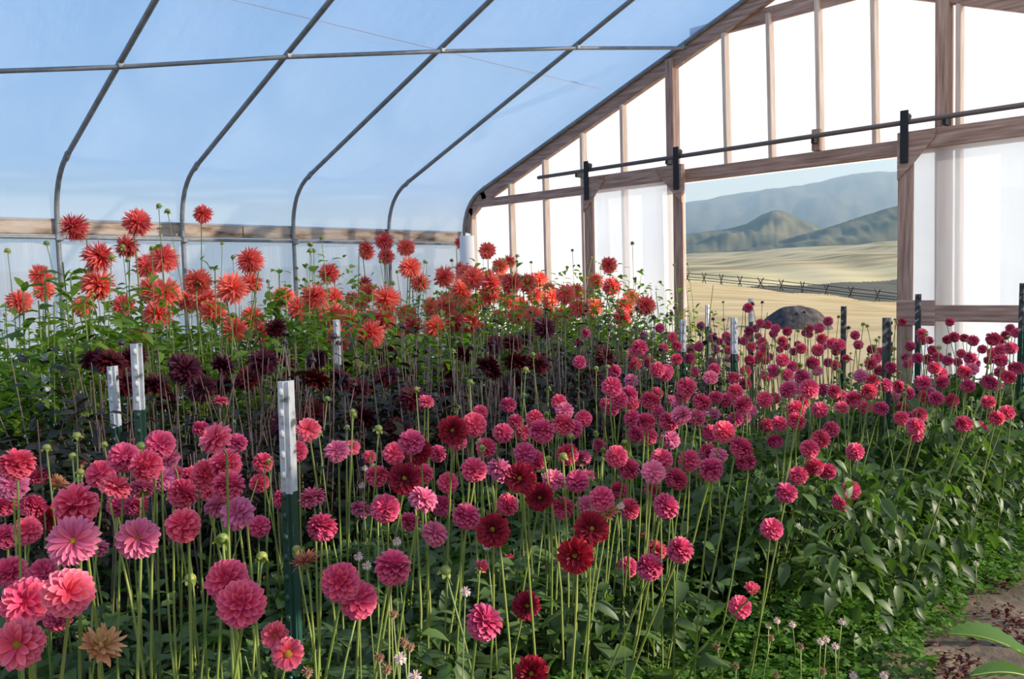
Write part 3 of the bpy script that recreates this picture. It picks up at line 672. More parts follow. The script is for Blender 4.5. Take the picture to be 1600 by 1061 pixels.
def budstalk(C, rad, dark=False, label='', group='', leafkind='leaf', nleaf=1, name='dahlia_bud'):
    best = None; C0 = C; vdir = (C0 - CAM).normalized()
    for dz in SHIFT:
        C = C0 + vdir * dz
        if dz and (C.y > WL - .25 or C.x > XE - .3 or (C - CAM).length < 1.0): continue
        for k in range(5):
            ln = Vector((rnd.gauss(0, .06), rnd.gauss(0, .06), 0)) * C.z; base = Vector((C.x + ln.x, min(C.y + ln.y, WL - .15), 0)); base.x = min(base.x, XE - .2)
            P = stem_pts(base - UP * .03, C - UP * rad * .5, Vector((rnd.gauss(0, .025), rnd.gauss(0, .025), 0)), 6); Q = samples(P); c = clash(C, rad * 1.3, Q)
            if best is None or c < best[0] - 1e-6: best = (c, C, base, P, Q)
            if c < 1e-4: break
        if best[0] < 1e-4: break
    c, C, base, P, Q = best; register(C, rad * 1.3, Q)
    t = thing(name, label, 'flower bud', base, group)
    V, Fc = tube_arrays([p - base for p in P], np.linspace(.0038, .0022, len(P)), 5); link('stem', mesh('stem', V, Fc, 'stem_dark' if dark else 'stem', True), t)
    q = orient((UP + Vector((rnd.gauss(0, .4), rnd.gauss(0, .4), 0))).normalized(), rnd.uniform(0, 6.28))
    for nm, me in (('bud', BUD_D if dark else BUD), ('sepals', BSEP_D if dark else BSEP)):
        o = link(nm, me, t); o.location = C - base; o.rotation_mode = 'QUATERNION'; o.rotation_quaternion = q; o.scale = (rad,) * 3
    for k in range(nleaf):
        f = rnd.uniform(.3, .9); s = rnd.uniform(.035, .07); lf = link('leaf', rnd.choice(LEAF[leafkind]), t); lf.location = (C - base) * f; lf.rotation_euler = (rnd.uniform(-.5, .5), rnd.uniform(-.8, .3), rnd.uniform(0, 6.28)); lf.scale = (s, s, s)
    return t

# hero blooms near the camera have every petal as an object
def hero_petals(mat, n, th0, th1, rb, l, wd, curl, cup, seed, flat=1.0):
    rg = random.Random(seed); V, Fc, T_ = petal_arrays(math.pi / 2, 0, 0, 1, .5, curl, cup, 'round')
    pm = mesh('petal', V, Fc, mat, True, {'t': T_, 'q': [.9] * len(V)}); pm2 = mesh('petal', V, Fc, mat, True, {'t': T_, 'q': [.25] * len(V)})
    lst = []
    for i in range(n):
        f = ((i + .5) / n) ** .55; th = th0 + (th1 - th0) * f + rg.uniform(-.06, .06); ph = i * GA
        k = .5 + .5 * min(1, th / 1.0); L_ = l * (.7 + .3 * k) * rg.uniform(.92, 1.06); W_ = wd * k * 2 * rg.uniform(.9, 1.1)
        R_ = Matrix.Rotation(ph, 4, 'Z') @ Matrix.Rotation(th - math.pi / 2, 4, 'Y')
        lst.append((pm if f > .45 else pm2, R_ @ Matrix.Translation((rb, 0, 0)) @ Matrix.Diagonal((L_, W_, (L_ + W_) / 2, 1))))
    sv, sf = sphere_arrays((0, 0, 0), rb * 1.3, 8, 6); ht = mesh('bloom', sv, sf, mat, True, {'t': [0] * len(sv), 'q': [.2] * len(sv)})
    return {'list': lst, 'heart': ht}
DP, DC, DB, DX = .068, .185, .135, .075
def Zof(dia, d): return F * dia / d
PINK_L = 'pink ball dahlia on a long pale green stem in the front flower bed'
PG = 'pink ball dahlias in the front bed'
MAUVE_L = 'dusky mauve pink dahlia with loose flat petals in the front bed'
ROSE_L = 'bright rose red open dahlia among the pink ball dahlias'
CRIM_L = 'deep crimson dahlia with a nearly black heart among the pink dahlias'
CORAL_L = 'large spiky coral red cactus dahlia in the tall back bed'
BURG_L = 'very dark burgundy dahlia in the shadowy middle bed'
SPENT_L = 'withered brownish pink dahlia with drooping petals in the front bed'
INFO = {'pink': ('pink_dahlia', PINK_L, PG, DP), 'mauve': ('mauve_dahlia', MAUVE_L, 'mauve pink dahlias', DP), 'rose': ('rose_dahlia', ROSE_L, 'rose red dahlias', DP * .95), 'crimson': ('crimson_dahlia', CRIM_L, 'crimson dahlias with dark hearts', DX),
        'coral': ('coral_dahlia', CORAL_L, 'coral dahlias in the tall bed', DC), 'burgundy': ('burgundy_dahlia', BURG_L, 'burgundy dahlias in the middle bed', DB), 'spent': ('withered_dahlia', SPENT_L, 'withered dahlias', DP), 'small': ('rose_dahlia_bud', 'small half open rose red dahlia bloom in the front bed', 'half open dahlias', .045)}
SCREEN = []; P1 = at(434, 700, 2.1)
def zone(C):
    u_ = WL - C.y
    return 'close around the studded T post' if (C - P1).length < .5 else 'in the outer row beside the soil path' if u_ > 6.75 else 'in the rows before the open doorway' if C.x > 4.3 else 'in the rear rows against the dark burgundy bed' if u_ < 5.95 else 'in the middle rows of the front bed'
def place(kind, px, py, d, **kw):
    nm, lab, grp, dia = INFO[kind]; Z = Zof(dia, d)
    C = at(px, py, Z); rad = dia / 2 * 1.03
    C.y = min(C.y, WL - .3); C.x = min(C.x, XE - .3)
    SCREEN.append((px, py, d))
    if kind == 'pink' and 'label' not in kw:
        z_ = zone(C)
        lab = 'pink ball dahlia on a thin stem ' + z_; grp = 'pink dahlias ' + z_
    if kind == 'mauve' and 'label' not in kw: lab = 'dusky mauve loose petalled dahlia ' + zone(C); grp = 'mauve dahlias ' + zone(C)
    if kind == 'coral' and 'label' not in kw:
        z_ = 'before the timber end wall' if C.x > 5.0 else 'rising before the side curtain and plank' if C.z > 1.5 else 'low among the green leaves of the back bed'
        lab = 'large spiky coral red dahlia ' + z_; grp = 'coral dahlias ' + z_
    if kind == 'burgundy':
        z_ = 'next to the pink dahlias' if WL - C.y > 4.9 else 'below the coral dahlias'
        lab = 'very dark burgundy dahlia in the middle bed ' + z_; grp = 'burgundy dahlias ' + z_
    lab = kw.pop('label', lab); grp = None if 'solo' in kw and kw.pop('solo') else grp
    o = dict(nleaf=4 if Z < 2.4 else 3, leafkind='leaf')
    if Z < 2.4: o.update(lsize=(.06, .115), zl=(.1, .55))
    if kind == 'coral': o.update(leafkind='leaf_br', nleaf=5, zl=(.35, .88), lsize=(.06, .12), r0=.005)
    if kind == 'burgundy': o.update(leafkind='leaf_dk', stemmat='stem_dark', nleaf=3, zl=(.3, .8), lsize=(.06, .11), r0=.0038)
    o.update(kw); return stalk(nm, lab, 'dahlia', grp, C, rad, kind, **o)

tc_ = lambda x, y, z: (-fwd + rc * x + uc * y).normalized()
HERO = [('rose', 30, 1007, 76, 'pale rose open dahlia with yellow eye, nearest the big mauve blooms', dict(n=58, th0=.5, th1=1.75, rb=.1, l=.92, wd=.185, curl=.2, cup=.3), 1.0, (.1, .25)),
 ('mauve', 115, 846, 76, 'mauve dahlia with narrow flat petals and a small yellow eye', dict(n=64, th0=.5, th1=1.8, rb=.1, l=.92, wd=.13, curl=.15, cup=.3), .75, (.2, .45)),
 ('mauve', 216, 842, 64, 'pink dahlia with cupped pointed petals and a golden eye beside tall stems', dict(n=54, th0=.45, th1=1.9, rb=.1, l=.92, wd=.18, curl=.15, cup=.5), .7, (.3, .5)),
 ('rose', 450, 1021, 50, 'coral pink single dahlia with white edged petals and orange eye', dict(n=30, th0=.75, th1=1.6, rb=.12, l=.9, wd=.2, curl=.1, cup=.25), 1.3, (.3, .1)),
 ('rose', 431, 993, 44, 'rose red dahlia with dark centre just behind the orange eyed one', dict(n=44, th0=.5, th1=1.6, rb=.12, l=.9, wd=.2, curl=.1, cup=.25), .8, (0, .15)),
 ('pink', 377, 944, 74, 'full pink ball dahlia beside the studded T post, in front of its twin', dict(n=86, th0=.1, th1=2.4, rb=.28, l=.72, wd=.19, curl=.12, cup=.5), 0, (.2, .3)),
 ('pink', 355, 908, 68, 'full pink ball dahlia beside the studded T post, behind its twin', dict(n=86, th0=.1, th1=2.4, rb=.28, l=.72, wd=.19, curl=.12, cup=.5), 0, (.0, .5)),
 ('pink', 532, 910, 62, 'pink ball dahlia of a touching pair with a green bud before it', dict(n=86, th0=.1, th1=2.4, rb=.28, l=.72, wd=.19, curl=.12, cup=.5), 0, (.1, .3)),
 ('pink', 40, 940, 74, 'deep pink full dahlia touching the rose pink one behind pale open bloom', dict(n=80, th0=.2, th1=2.2, rb=.2, l=.8, wd=.19, curl=.15, cup=.4), 0, (.3, .3)),
 ('rose', 107, 926, 76, 'rose pink full dahlia turned to the light above the withered bloom', dict(n=72, th0=.2, th1=2.1, rb=.15, l=.85, wd=.2, curl=.15, cup=.4), 0, (.5, .6))]
for i, (kind, px, py, d, lab, pr, disc, (fx, fy)) in enumerate(HERO):
    place(kind, px, py, d, label=lab, solo=True, petals=hero_petals(kind, seed=i, **pr), disc=disc, nrm=tc_(fx, fy, 0))

LP = '''26 725 54,60 745 32,119 789 68,250 695 46,193 715 48,228 727 48,212 697 26,157 741 44,314 670 28,371 692 32,353 725 48,323 741 48,357 759 50,286 771 48,274 743 32,286 821 54,405 823 36,405 755 32,411 723 32,464 705 34,504 823 48,560 938 62,42 830 44,8 838 40,16 894 50,67 894 42,91 965 44,52 791 40,214 791 36,185 790 36,440 780 30,330 765 40,300 745 36,8 790 36,
741 664 40,806 659 26,836 655 30,847 673 40,786 677 32,881 662 36,895 671 32,956 605 32,967 625 30,983 616 28,956 639 24,963 714 36,983 732 36,886 709 36,936 696 24,643 691 42,616 709 36,684 709 28,602 795 46,589 743 36,741 734 42,820 709 36,838 720 36,902 752 38,729 807 44,793 789 36,614 886 58,757 972 58,940 779 40,983 795 34,965 766 32,1026 859 34,1015 886 42,981 886 32,879 793 36,1020 766 28,690 790 34,640 815 34,760 700 32,715 690 30,660 740 36,700 755 34,
1073 605 32,1097 628 30,1045 659 34,1161 632 30,1131 675 36,1111 677 28,1165 720 34,1034 718 36,1077 720 34,1057 748 38,1041 791 42,1063 859 42,1206 827 36,1156 949 36,1336 706 28,1283 686 30,1299 671 26,1265 702 30,1272 730 30,1292 736 30,1247 743 30,1229 770 34,1329 766 30,1315 784 30,1211 689 26,1218 662 26,1231 609 28,1195 625 26,1281 641 26,1254 628 24,1442 598 26,1463 623 24,1487 625 22,1472 597 22,1431 666 28,1431 679 24,1506 662 28,1531 668 22,1558 653 24,1574 645 24,1546 597 26,1576 589 24,1544 628 22,1358 612 26,1351 637 22,1410 637 20,1419 614 22,1088 653 28,1009 659 32,1014 682 28,1039 585 24,1118 621 24,
1169 481 16,1336 524 15,1580 544 21,1552 530 22,1561 532 18,1564 547 20,1587 575 23,1545 563 16,1564 563 21,1507 581 23,1517 560 21,1460 575 22,1434 560 18,1465 558 18,1376 579 20,1360 568 20,1223 563 22,1270 567 22,1172 563 18,1278 547 20,1284 529 18,1280 513 16,1264 514 15,1294 502 16,1188 505 14,1200 508 14,1212 514 15,1230 518 16,1135 526 15,1092 542 16,1113 528 16,1095 509 14,1078 560 18,1165 580 18,1230 586 20,1198 586 20,915 521 16,904 536 14,992 569 22,1041 580 24,999 543 26,1031 513 16,1051 527 16,1037 544 16,938 541 14,1006 525 14'''
for s in LP.replace('\n', '').split(','):
    if s.strip(): place('pink', *[float(v) for v in s.split()])
for kind, s in (('mauve', '371 803 54,341 789 46,488 777 44,222 763 44,865 750 38,661 780 48,781 734 44,680 834 44,20 759 48,151 856 36,1097 650 26,1110 590 24,915 745 32'), ('rose', '337 686 54,181 761 46,482 672 38,489 673 24,666 628 26,577 714 24,1315 637 24,1077 718 30,838 655 26,345 627 26,550 700 26'),
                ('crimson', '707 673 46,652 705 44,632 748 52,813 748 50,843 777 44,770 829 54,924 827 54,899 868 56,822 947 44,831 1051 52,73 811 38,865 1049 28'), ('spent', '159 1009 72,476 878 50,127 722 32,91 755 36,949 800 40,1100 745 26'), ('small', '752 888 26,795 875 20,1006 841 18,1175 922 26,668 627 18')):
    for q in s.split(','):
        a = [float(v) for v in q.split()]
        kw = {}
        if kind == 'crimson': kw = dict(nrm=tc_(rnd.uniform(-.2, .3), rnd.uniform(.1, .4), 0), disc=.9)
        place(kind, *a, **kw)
LC = '''115 355 46,215 348 44,277 342 28,198 385 40,155 402 52,153 445 54,131 480 36,257 404 46,231 416 40,193 478 38,235 454 42,259 458 48,247 491 46,221 531 44,309 442 44,297 470 40,334 489 44,363 451 52,391 442 40,390 407 44,285 503 26,405 468 22,354 411 20,317 465 40,30 472 40,63 431 36,68 454 34,444 465 36,423 479 16,423 536 26,514 427 34,522 466 36,563 476 26,504 511 28,563 403 24,572 388 26,600 377 30,604 401 26,634 387 30,641 418 36,657 442 32,694 433 34,674 454 22,690 459 22,604 432 20,680 511 38,628 516 28,631 467 22,657 533 26,617 567 24,512 445 24,
737 396 17,761 392 28,782 417 28,740 435 38,818 409 24,828 420 20,800 442 36,768 445 38,767 460 38,824 443 32,843 437 28,834 493 34,806 494 32,793 470 30,812 476 30,848 493 24,862 466 30,884 460 34,859 454 26,871 428 18,904 482 32,922 457 26,932 440 28,930 479 30,957 434 18,971 431 20,985 428 20,997 435 22,1014 414 26,1023 431 20,1045 442 20,1008 477 34,986 466 28,961 462 20,1014 451 24,1033 459 22,1053 479 26,1033 477 22,1076 487 22,1059 466 18,955 513 20,946 494 24,756 516 24,827 519 26,941 460 24,728 426 24,915 437 20,880 490 26,752 470 28,778 495 26,1000 498 22,650 465 20,585 440 20'''
for s in LC.replace('\n', '').split(','):
    if s.strip():
        a = [float(v) for v in s.split()]; lab = {}
        if a[:2] == [277, 342]: lab = dict(label='small topmost coral dahlia beside dark buds in front of a hoop leg', solo=True)
        if a[:2] == [221, 531]: lab = dict(label='coral dahlia hanging low right behind the clean white post top', solo=True)
        place('coral', *a, **lab)
LB = '431 513 36,606 554 32,492 645 46,560 608 42,565 652 48,448 574 36,723 555 36,820 530 28,765 575 46,784 611 34,807 597 34,725 600 28,747 628 28,946 560 34,905 613 36,849 628 26,874 588 30,1023 553 22,899 585 28,349 604 42,258 626 40,466 597 38,433 561 36,566 607 38,498 643 40,786 612 32,750 628 30,700 580 30,640 590 32,540 570 30,390 560 30,60 640 34,130 650 34,300 650 36,20 620 34,110 600 30,620 640 36,680 650 34,420 640 34'
for s in LB.split(','): place('burgundy', *[float(v) for v in s.split()])

# fill: more of the same flowers standing between the ones above
def fill(kind, n_, xr, ur, zr, smin=10):
    nm, lab, grp, dia = INFO[kind]; k = 0; tries = 0
    while k < n_ and tries < 6000:
        tries += 1
        x = rnd.uniform(*xr); u = rnd.uniform(*ur(x)); z = rnd.uniform(*zr); C = Vector((x, UY(u), z)); px, py, Z = pix(C)
        if not (-40 < px < 1640 and -40 < py < 1060 and Z > 2.3): continue
        d = F * dia / Z
        if any((px - a) ** 2 + (py - b) ** 2 < (.55 * (d + c) / 2) ** 2 for a, b, c in SCREEN): continue
        place(kind, px, py, d * rnd.uniform(.95, 1.1)); k += 1
fill('pink', 122, (2.2, 6.8), lambda x: (5.5 if x < 4 else 4.7, 7.0), (.8, 1.08))
fill('mauve', 30, (.7, 6.5), lambda x: (5.6, 7.0), (.72, 1.0))
fill('coral', 26, (2.6, 6.6), lambda x: (2.2, 3.7), (1.1, 1.42))
fill('burgundy', 26, (1.0, 4.0), lambda x: (4.2, 5.5), (.75, 1.2))
# buds
def buds(n_, xr, ur, zr, rad, dark, lab, grp, lk):
    for i in range(n_):
        x = rnd.uniform(*xr); u = rnd.uniform(*ur); z = rnd.uniform(*zr); C = Vector((x, UY(u), z)); px, py, Z = pix(C)
        if not (-30 < px < 1630 and py < 1050 and Z > 1.25): continue
        budstalk(C, rad * rnd.uniform(.75, 1.2), dark, 'green dahlia bud on a bare stem ' + zone(C) if u > 5.2 and not dark else lab, 'green buds ' + zone(C) if u > 5.2 and not dark else grp, lk)
buds(154, (.5, 6.8), (5.3, 6.9), (.75, 1.16), .011, False, 'green dahlia bud on a bare stem among the pink dahlias', 'green buds in the front bed', 'leaf')
buds(110, (1.2, 6.8), (4.2, 5.5), (.8, 1.3), .013, True, 'dark purple brown bud on a thin stem in the middle bed', 'dark buds in the middle bed', 'leaf_dk')
buds(70, (1.0, 6.7), (2.2, 3.9), (1.3, 1.75), .014, False, 'green bud among the tall coral dahlias', 'green buds in the coral bed', 'leaf_br')
for px, py, Z, lab in ((262, 330, 5.0, 'round bud on the tallest stem beside the small coral bloom'), (248, 322, 5.0, 'tiny dark side bud next to the round topmost bud'), (988, 380, 7.5, 'lone dark bud on a long stem before the left sliding door'), (12, 392, 4.6, 'leafy green bud rising at the left wall curtain')):
    budstalk(at(px, py, Z), .016, False, lab, None, 'leaf_br', 2)
# upright leafy shoots of the coral bed
for px, py, Z in ((36, 445, 4.6), (70, 430, 4.6), (98, 410, 4.7), (110, 430, 4.6), (60, 470, 4.5), (420, 440, 5.6), (436, 420, 5.8), (446, 450, 5.8), (478, 440, 6.0), (488, 425, 6.2), (496, 450, 6.0), (336, 420, 5.4), (700, 470, 7.2), (720, 485, 7.0), (600, 480, 6.6), (560, 500, 6.0)):
    C = at(px, py, Z); best = None
    for k in range(40):
        ba = Vector((C.x + rnd.gauss(0, .05 + .004 * k), C.y + rnd.gauss(0, .05 + .004 * k), 0)); Q = samples([ba, C]); c = clash(None, 0, Q)
        if best is None or c < best[0]: best = (c, ba, Q)
        if c < 1e-4: break
    ba = best[1]; register(None, 0, best[2]); t = thing('dahlia_shoot', 'upright leafy green shoot without bloom in the coral dahlia bed', 'leafy shoot', ba, 'leafy shoots of the coral bed')
    V, Fc = tube_arrays([p - ba for p in stem_pts(ba - UP * .03, C, Vector((0, 0, 0)), 5)], np.linspace(.009, .004, 5), 5); link('stem', mesh('stem', V, Fc, 'stem', True), t)
    for k in range(12):
        f = rnd.uniform(.45, 1); s = rnd.uniform(.07, .14); lf = link('leaf', rnd.choice(LEAF['leaf_br']), t); lf.location = (C - ba) * f; lf.rotation_euler = (rnd.uniform(-.5, .5), rnd.uniform(-1.1, .2), rnd.uniform(0, 6.28)); lf.scale = (s, s, s)

# ------------------------------------------------------------------ foliage masses (uncountable)
def rotmats(az, pitch, roll):
    ca, sa, cp, sp2, cr2, sr = np.cos(az), np.sin(az), np.cos(pitch), np.sin(pitch), np.cos(roll), np.sin(roll); Z0 = np.zeros_like(ca); O1 = Z0 + 1
    Rz = np.stack([np.stack([ca, -sa, Z0], -1), np.stack([sa, ca, Z0], -1), np.stack([Z0, Z0, O1], -1)], -2)
    Ry = np.stack([np.stack([cp, Z0, sp2], -1), np.stack([Z0, O1, Z0], -1), np.stack([-sp2, Z0, cp], -1)], -2)
    Rx = np.stack([np.stack([O1, Z0, Z0], -1), np.stack([Z0, cr2, -sr], -1), np.stack([Z0, sr, cr2], -1)], -2)
    return Rz @ Ry @ Rx
def scatter(name, label, P, size, mat, tmpl, pitch=(-.7, .5), roll=.6):
    n_ = len(P); V0, F0 = tmpl; R = rotmats(rng.uniform(0, 6.28, n_), rng.uniform(*pitch, n_), rng.uniform(-roll, roll, n_))
    keep = np.ones(n_, bool); tips = np.einsum('nij,vj->nvi', R, V0[[len(V0) // 2, -2]]) * size[:, None, None] + P[:, None, :]
    lo, hi = P.min(0) - .15, P.max(0) + .15; sel = ((BC > lo) & (BC < hi)).all(1); bc, br = BC[sel], BR[sel] * .92
    for i0 in range(0, n_, 2000):
        T3 = np.concatenate([P[i0:i0 + 2000, None], tips[i0:i0 + 2000]], 1).reshape(-1, 3); bad = np.zeros(len(T3), bool)
        if len(bc): bad = ((T3 ** 2).sum(1)[:, None] + (bc ** 2).sum(1)[None] - 2 * T3 @ bc.T < br[None] ** 2).any(1)
        bad |= ((np.hypot(T3[:, None, 0] - PXY[None, :, 0], T3[:, None, 1] - PXY[None, :, 1]) < .028) & (T3[:, None, 2] < PTOP[None])).any(1)
        keep[i0:i0 + 2000] = ~bad.reshape(-1, 3).any(1)
    R, P, size = R[keep], P[keep], size[keep]; n_ = len(P)
    V = (np.einsum('nij,vj->nvi', R, V0) * size[:, None, None] + P[:, None, :]).reshape(-1, 3)
    V[:, 2] = np.maximum(V[:, 2], .005)
    Fq = (np.array(F0)[None] + (np.arange(n_) * len(V0))[:, None, None]).reshape(-1, 4)
    me = bpy.data.meshes.new(name); me.vertices.add(len(V)); me.vertices.foreach_set('co', V.astype(np.float32).ravel()); me.loops.add(Fq.size); me.loops.foreach_set('vertex_index', Fq.ravel().astype(np.int32))
    me.polygons.add(len(Fq)); me.polygons.foreach_set('loop_start', (np.arange(len(Fq)) * 4).astype(np.int32)); me.update(calc_edges=True); me.validate()
    me.materials.append(MT[mat]); me.polygons.foreach_set('use_smooth', [True] * len(me.polygons))
    return tag(link(name, me), label, 'foliage', kind='stuff')
LT = leaf_arrays(4, .23, .3, .4)
def bed(n_, xr, ur, zr, bias=1.0):
    x = rng.uniform(*xr, n_); u = rng.uniform(*ur, n_); z = zr[0] + (zr[1] - zr[0]) * rng.uniform(0, 1, n_) ** bias; h = 1 + .10 * np.sin(x * 4.3 + u * 2.1) + .07 * np.sin(x * 9 - u * 6)
    return np.stack([x, UY(u), z * h], 1)
def crop(P, zcap): return P[np.minimum(P[:, 2], 9) < zcap]
def leaves(label, n_, xr, ur, zr, bias, size, mat, pitch=(-.7, .5)):
    P = bed(n_, xr, ur, zr, bias); scatter('dahlia_foliage', label, P, rng.uniform(*size, len(P)), mat, LT, pitch)
leaves('low dark green leaves under the pink dahlias of the front bed', 26000, (-.2, 6.9), (5.3, 6.75), (.03, .56), 1.1, (.035, .085), 'leaf')
leaves('sunlit leaves at the path edge of the front bed', 15000, (2.6, 6.95), (6.1, 7.12), (.03, .68), .9, (.045, .10), 'leaf', (-.1, 1.0))
leaves('broad leaves low in the front bed near the clover', 2600, (.9, 3.0), (6.2, 6.85), (.03, .5), .9, (.05, .11), 'leaf', (-.3, .8))
leaves('blackish leaves of the burgundy dahlias in the middle bed', 15000, (.6, 4.9), (4.1, 5.45), (.1, .84), .8, (.045, .095), 'leaf_dk')
leaves('sparse upper leaves on the burgundy dahlia stems', 700, (.6, 4.9), (4.1, 5.45), (.85, 1.1), 1.3, (.04, .08), 'leaf_dk')
leaves('sparse upper leaves between the coral blooms', 3200, (1.0, 6.9), (1.9, 4.0), (1.0, 1.42), 1.5, (.04, .09), 'leaf_br')
leaves('bright green leaves of the tall coral dahlias', 14000, (.4, 3.9), (1.9, 4.1), (.2, 1.14), .7, (.05, .11), 'leaf_br')
leaves('green leaves of the coral dahlias near the end wall', 10000, (3.9, 6.9), (1.9, 4.1), (.2, .98), .7, (.05, .11), 'leaf_br')
def thicket(name, label, n_, xr, ur, zr, r, mat):
    parts = []
    for i in range(n_):
        for k in range(25):
            x = rnd.uniform(*xr); u = rnd.uniform(*ur); h = rnd.uniform(*zr); b = Vector((x, UY(u), -.02)); t_ = Vector((x + rnd.gauss(0, .1), UY(u) + rnd.gauss(0, .1), h)); P = stem_pts(b, t_, Vector((rnd.gauss(0, .03), rnd.gauss(0, .03), 0)), 4)
            if clash(None, 0, samples(P)) < 1e-4: break
        parts.append(tube_arrays(P, np.linspace(r, r * .5, 4), 4, False))
    V, Fc = joinA(parts); tag(link(name, mesh(name, V, Fc, mat, True)), label, 'stems', kind='stuff')
thicket('dahlia_stems', 'thin pale green stems crowding the front bed', 130, (.3, 6.6), (5.3, 6.5), (.5, .9), .0038, 'stem')
thicket('dahlia_stems', 'thin purple grey stems crowding the middle bed', 520, (.8, 5.0), (4.1, 5.5), (.8, 1.24), .0042, 'stem_dark')
thicket('dahlia_stems', 'green stems crowding the tall coral bed', 320, (.4, 6.8), (1.9, 4.1), (.9, 1.45), .0055, 'stem')
# clover carpet by the path: three leaflets each
l1 = leaf_arrays(2, .42, .15, .1); parts = []
for k in range(3):
    a = k * 2.094; V = l1[0].copy(); c, s = math.cos(a), math.sin(a); V[:, :2] = V[:, :2] @ np.array([[c, s], [-s, c]]); parts.append((V, l1[1]))
CT = joinA(parts)
n_ = 20000; x = rng.uniform(1.2, 6.6, n_); u = 6.88 + rng.normal(0, .19, n_); u = np.where(u > 7.22 + .07 * np.sin(x * 3) + .04 * np.sin(x * 11), 6.8 - (u - 7.1), u); z = .02 + rng.uniform(0, 1, n_) * (.30 + .08 * np.sin(x * 5)) * np.exp(-((u - 6.85) / .3) ** 2)
scatter('clover_patch', 'bright green clover and weeds spilling from the bed edge', np.stack([x, UY(u), z], 1), rng.uniform(.016, .034, n_), 'clover', CT, (-.5, .5), .5)
# clover heads
def head_mesh(mat, seed):
    return bloom('head', mat, 50, .05, 2.5, .3, .7, .13, .1, .3, 'low', seed, jit=.2)
HW, HB = head_mesh('clover_w', 90), head_mesh('clover_b', 91)
def clover(px, py, h, brown=False, r_=.010):
    best = None
    for k in range(60):
        C = atz(px, py, h * (1 + (k // 5) * .012 * (-1) ** (k // 5))); ba = Vector((C.x + rnd.gauss(0, .02 + .001 * k), C.y + rnd.gauss(0, .02 + .001 * k), 0)); Q = samples([ba, C]); c = clash(C, r_, Q)
        if best is None or c < best[0]: best = (c, C, ba, Q)
        if c < 1e-4: break
    _, C, ba, Q = best; register(C, r_, Q); t = thing('clover_head', 'brown withered clover head on a thin stem' if brown else 'pale pink white clover head on a thin stem', 'clover', ba, 'brown clover heads' if brown else 'pale clover heads')
    V, Fc = tube_arrays([p - ba for p in stem_pts(ba - UP * .02, C, Vector((rnd.gauss(0, .02), 0, 0)), 5)], .0016, 4); link('stem', mesh('stem', V, Fc, 'stem', True), t)
    o = link('head', HB if brown else HW, t); o.location = C - ba; o.scale = (r_, r_, r_)
for px, py in ((1214, 970), (1238, 976), (1201, 978), (1282, 1003), (1291, 999), (1305, 1010), (1315, 972), (1333, 1056), (1381, 1056), (1525, 881), (1319, 881), (1272, 832)): clover(px, py, .32, False, .012)
for px, py in ((1205, 996), (1251, 1009), (1286, 1048), (1251, 862), (1212, 1054), (1150, 1040), (1120, 1010)): clover(px, py, .32, True, .012)
for px, py in ((560, 870), (573, 884), (610, 906), (620, 846), (625, 1029), (648, 1058), (565, 759), (570, 732), (727, 925), (761, 854), (620, 848), (970, 791), (1013, 739)): clover(px, py, .86, False, .0105)
for px, py in ((592, 1027), (614, 959), (604, 1045), (630, 1003), (640, 1010), (480, 1050)): clover(px, py, .80, True, .0105)
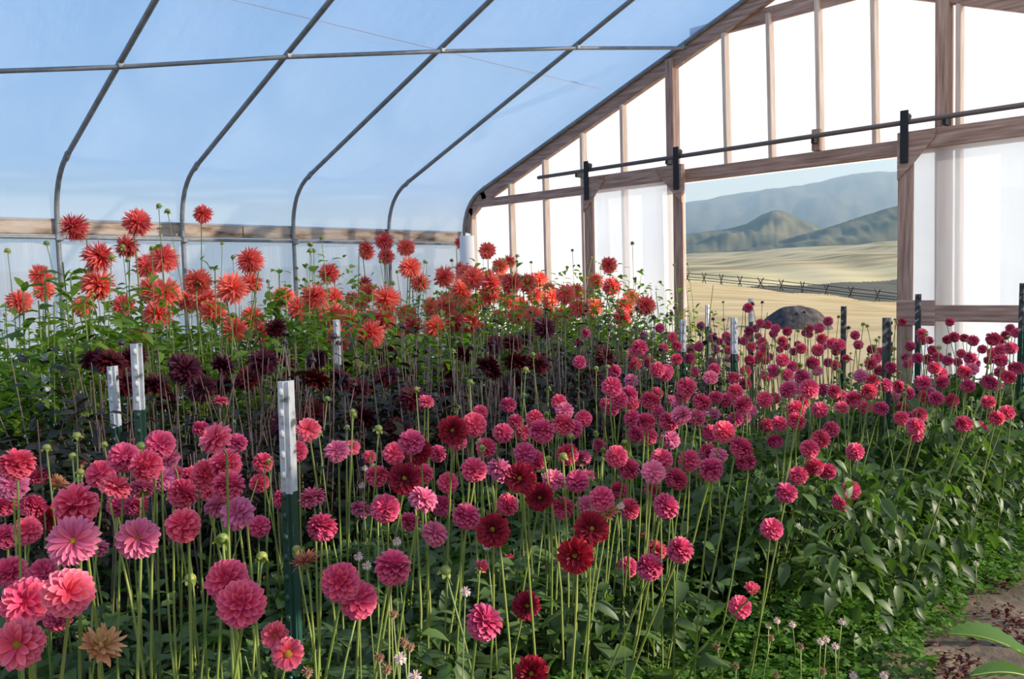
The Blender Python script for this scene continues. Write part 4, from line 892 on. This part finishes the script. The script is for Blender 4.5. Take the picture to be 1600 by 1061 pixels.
# big crinkled leaves beside the path
def bigleaf(A, Bp, wd, lab):
    d = Bp - A; l = d.length; ba = Vector((A.x, A.y, 0)); t = thing('dock_leaf', lab, 'leaf', ba); V = []; m_ = 28; kx = 8; ax = d.normalized(); sdv = UP.cross(ax).normalized()
    for i in range(m_ + 1):
        f = i / m_; h = wd * (math.sin(math.pi * f ** .8) ** .7 if 0 < i < m_ else .03)
        for j in range(-kx, kx + 1):
            g = j / kx; p = A + d * f + UP * (.10 * l * math.sin(math.pi * f)) + sdv * (h * g) + UP * (abs(g) * .28 * h + -.004 * math.cos(g * 9 + f * 55 - abs(g) * 14) * abs(g) ** .5) ; V.append(tuple(p - ba))
    w_ = 2 * kx + 1; Fc = [(i * w_ + j, (i + 1) * w_ + j, (i + 1) * w_ + j + 1, i * w_ + j + 1) for i in range(m_) for j in range(2 * kx)]
    link('blade', mesh('blade', V, Fc, 'clover', True), t)
    mv, mf = tube_arrays([Vector(V[i * w_ + kx]) + UP * .003 for i in range(m_ + 1)], np.linspace(.005, .0015, m_ + 1), 6); link('midrib', mesh('midrib', mv, mf, 'bud', True), t)
    sv_, sf_ = tube_arrays([Vector((0, 0, -.02)) , A - ba + Vector((0, 0, -.03)), A - ba + UP * .002], .005, 6); link('stalk', mesh('stalk', sv_, sf_, 'bud', True), t)
bigleaf(atz(1640, 1050, .10), atz(1480, 992, .22), .10, 'broad crinkled green leaf arching over the soil path')
bigleaf(atz(1660, 1085, .08), atz(1515, 1058, .18), .06, 'second broad green leaf low beside the arching crinkled one')
# fallen petals on the path
dt = petal_arrays(math.pi / 2, 0, 0, 1, .35, .5, .4, 'low'); pts = []
for px, py, k in ((1580, 962, 60), (1590, 995, 70), (1480, 1050, 60), (1500, 1030, 50), (1590, 880, 70), (1570, 905, 40), (1545, 1000, 30), (1585, 850, 40)):
    C = atz(px, py, .02)
    for i in range(k): pts.append((C.x + rnd.gauss(0, .05), C.y + rnd.gauss(0, .05), .015 + rnd.random() * .02))
P = np.array(pts); o = scatter('fallen_petals', 'dry dark red fallen petals scattered on the soil path', P, rng.uniform(.012, .03, len(P)), 'debris', (dt[0], dt[1]), (-.4, .4), .5); o['category'] = 'petals'

# turn leaves on the stems away from blooms and posts
if True:
    bpy.context.view_layer.update()
    for o in list(COL.objects):
        if o.name.split('.')[0] != 'leaf' or o.parent is None: continue
        b0 = np.array(o.parent.location + o.location); L_ = o.scale[0]; best = None
        m_ = np.linalg.norm(BC - b0, axis=1) < BR + L_ * 1.2; bc, br = BC[m_], BR[m_]
        for k in range(12):
            eu = o.rotation_euler.copy(); eu.z += k * .524; Mx = np.array(eu.to_matrix()); Q = b0 + (Mx @ (np.array([(.35, 0, 0), (.7, 0, -.1), (1, 0, -.25)]) * L_).T).T
            c = (np.maximum(0, .9 * br[None] - np.linalg.norm(Q[:, None] - bc[None], axis=2)).sum() if len(bc) else 0) + .05 * near_post(Q, .028)
            if best is None or c < best[0] - 1e-6: best = (c, eu.z)
            if c < 1e-5: break
        o.rotation_euler.z = best[1]
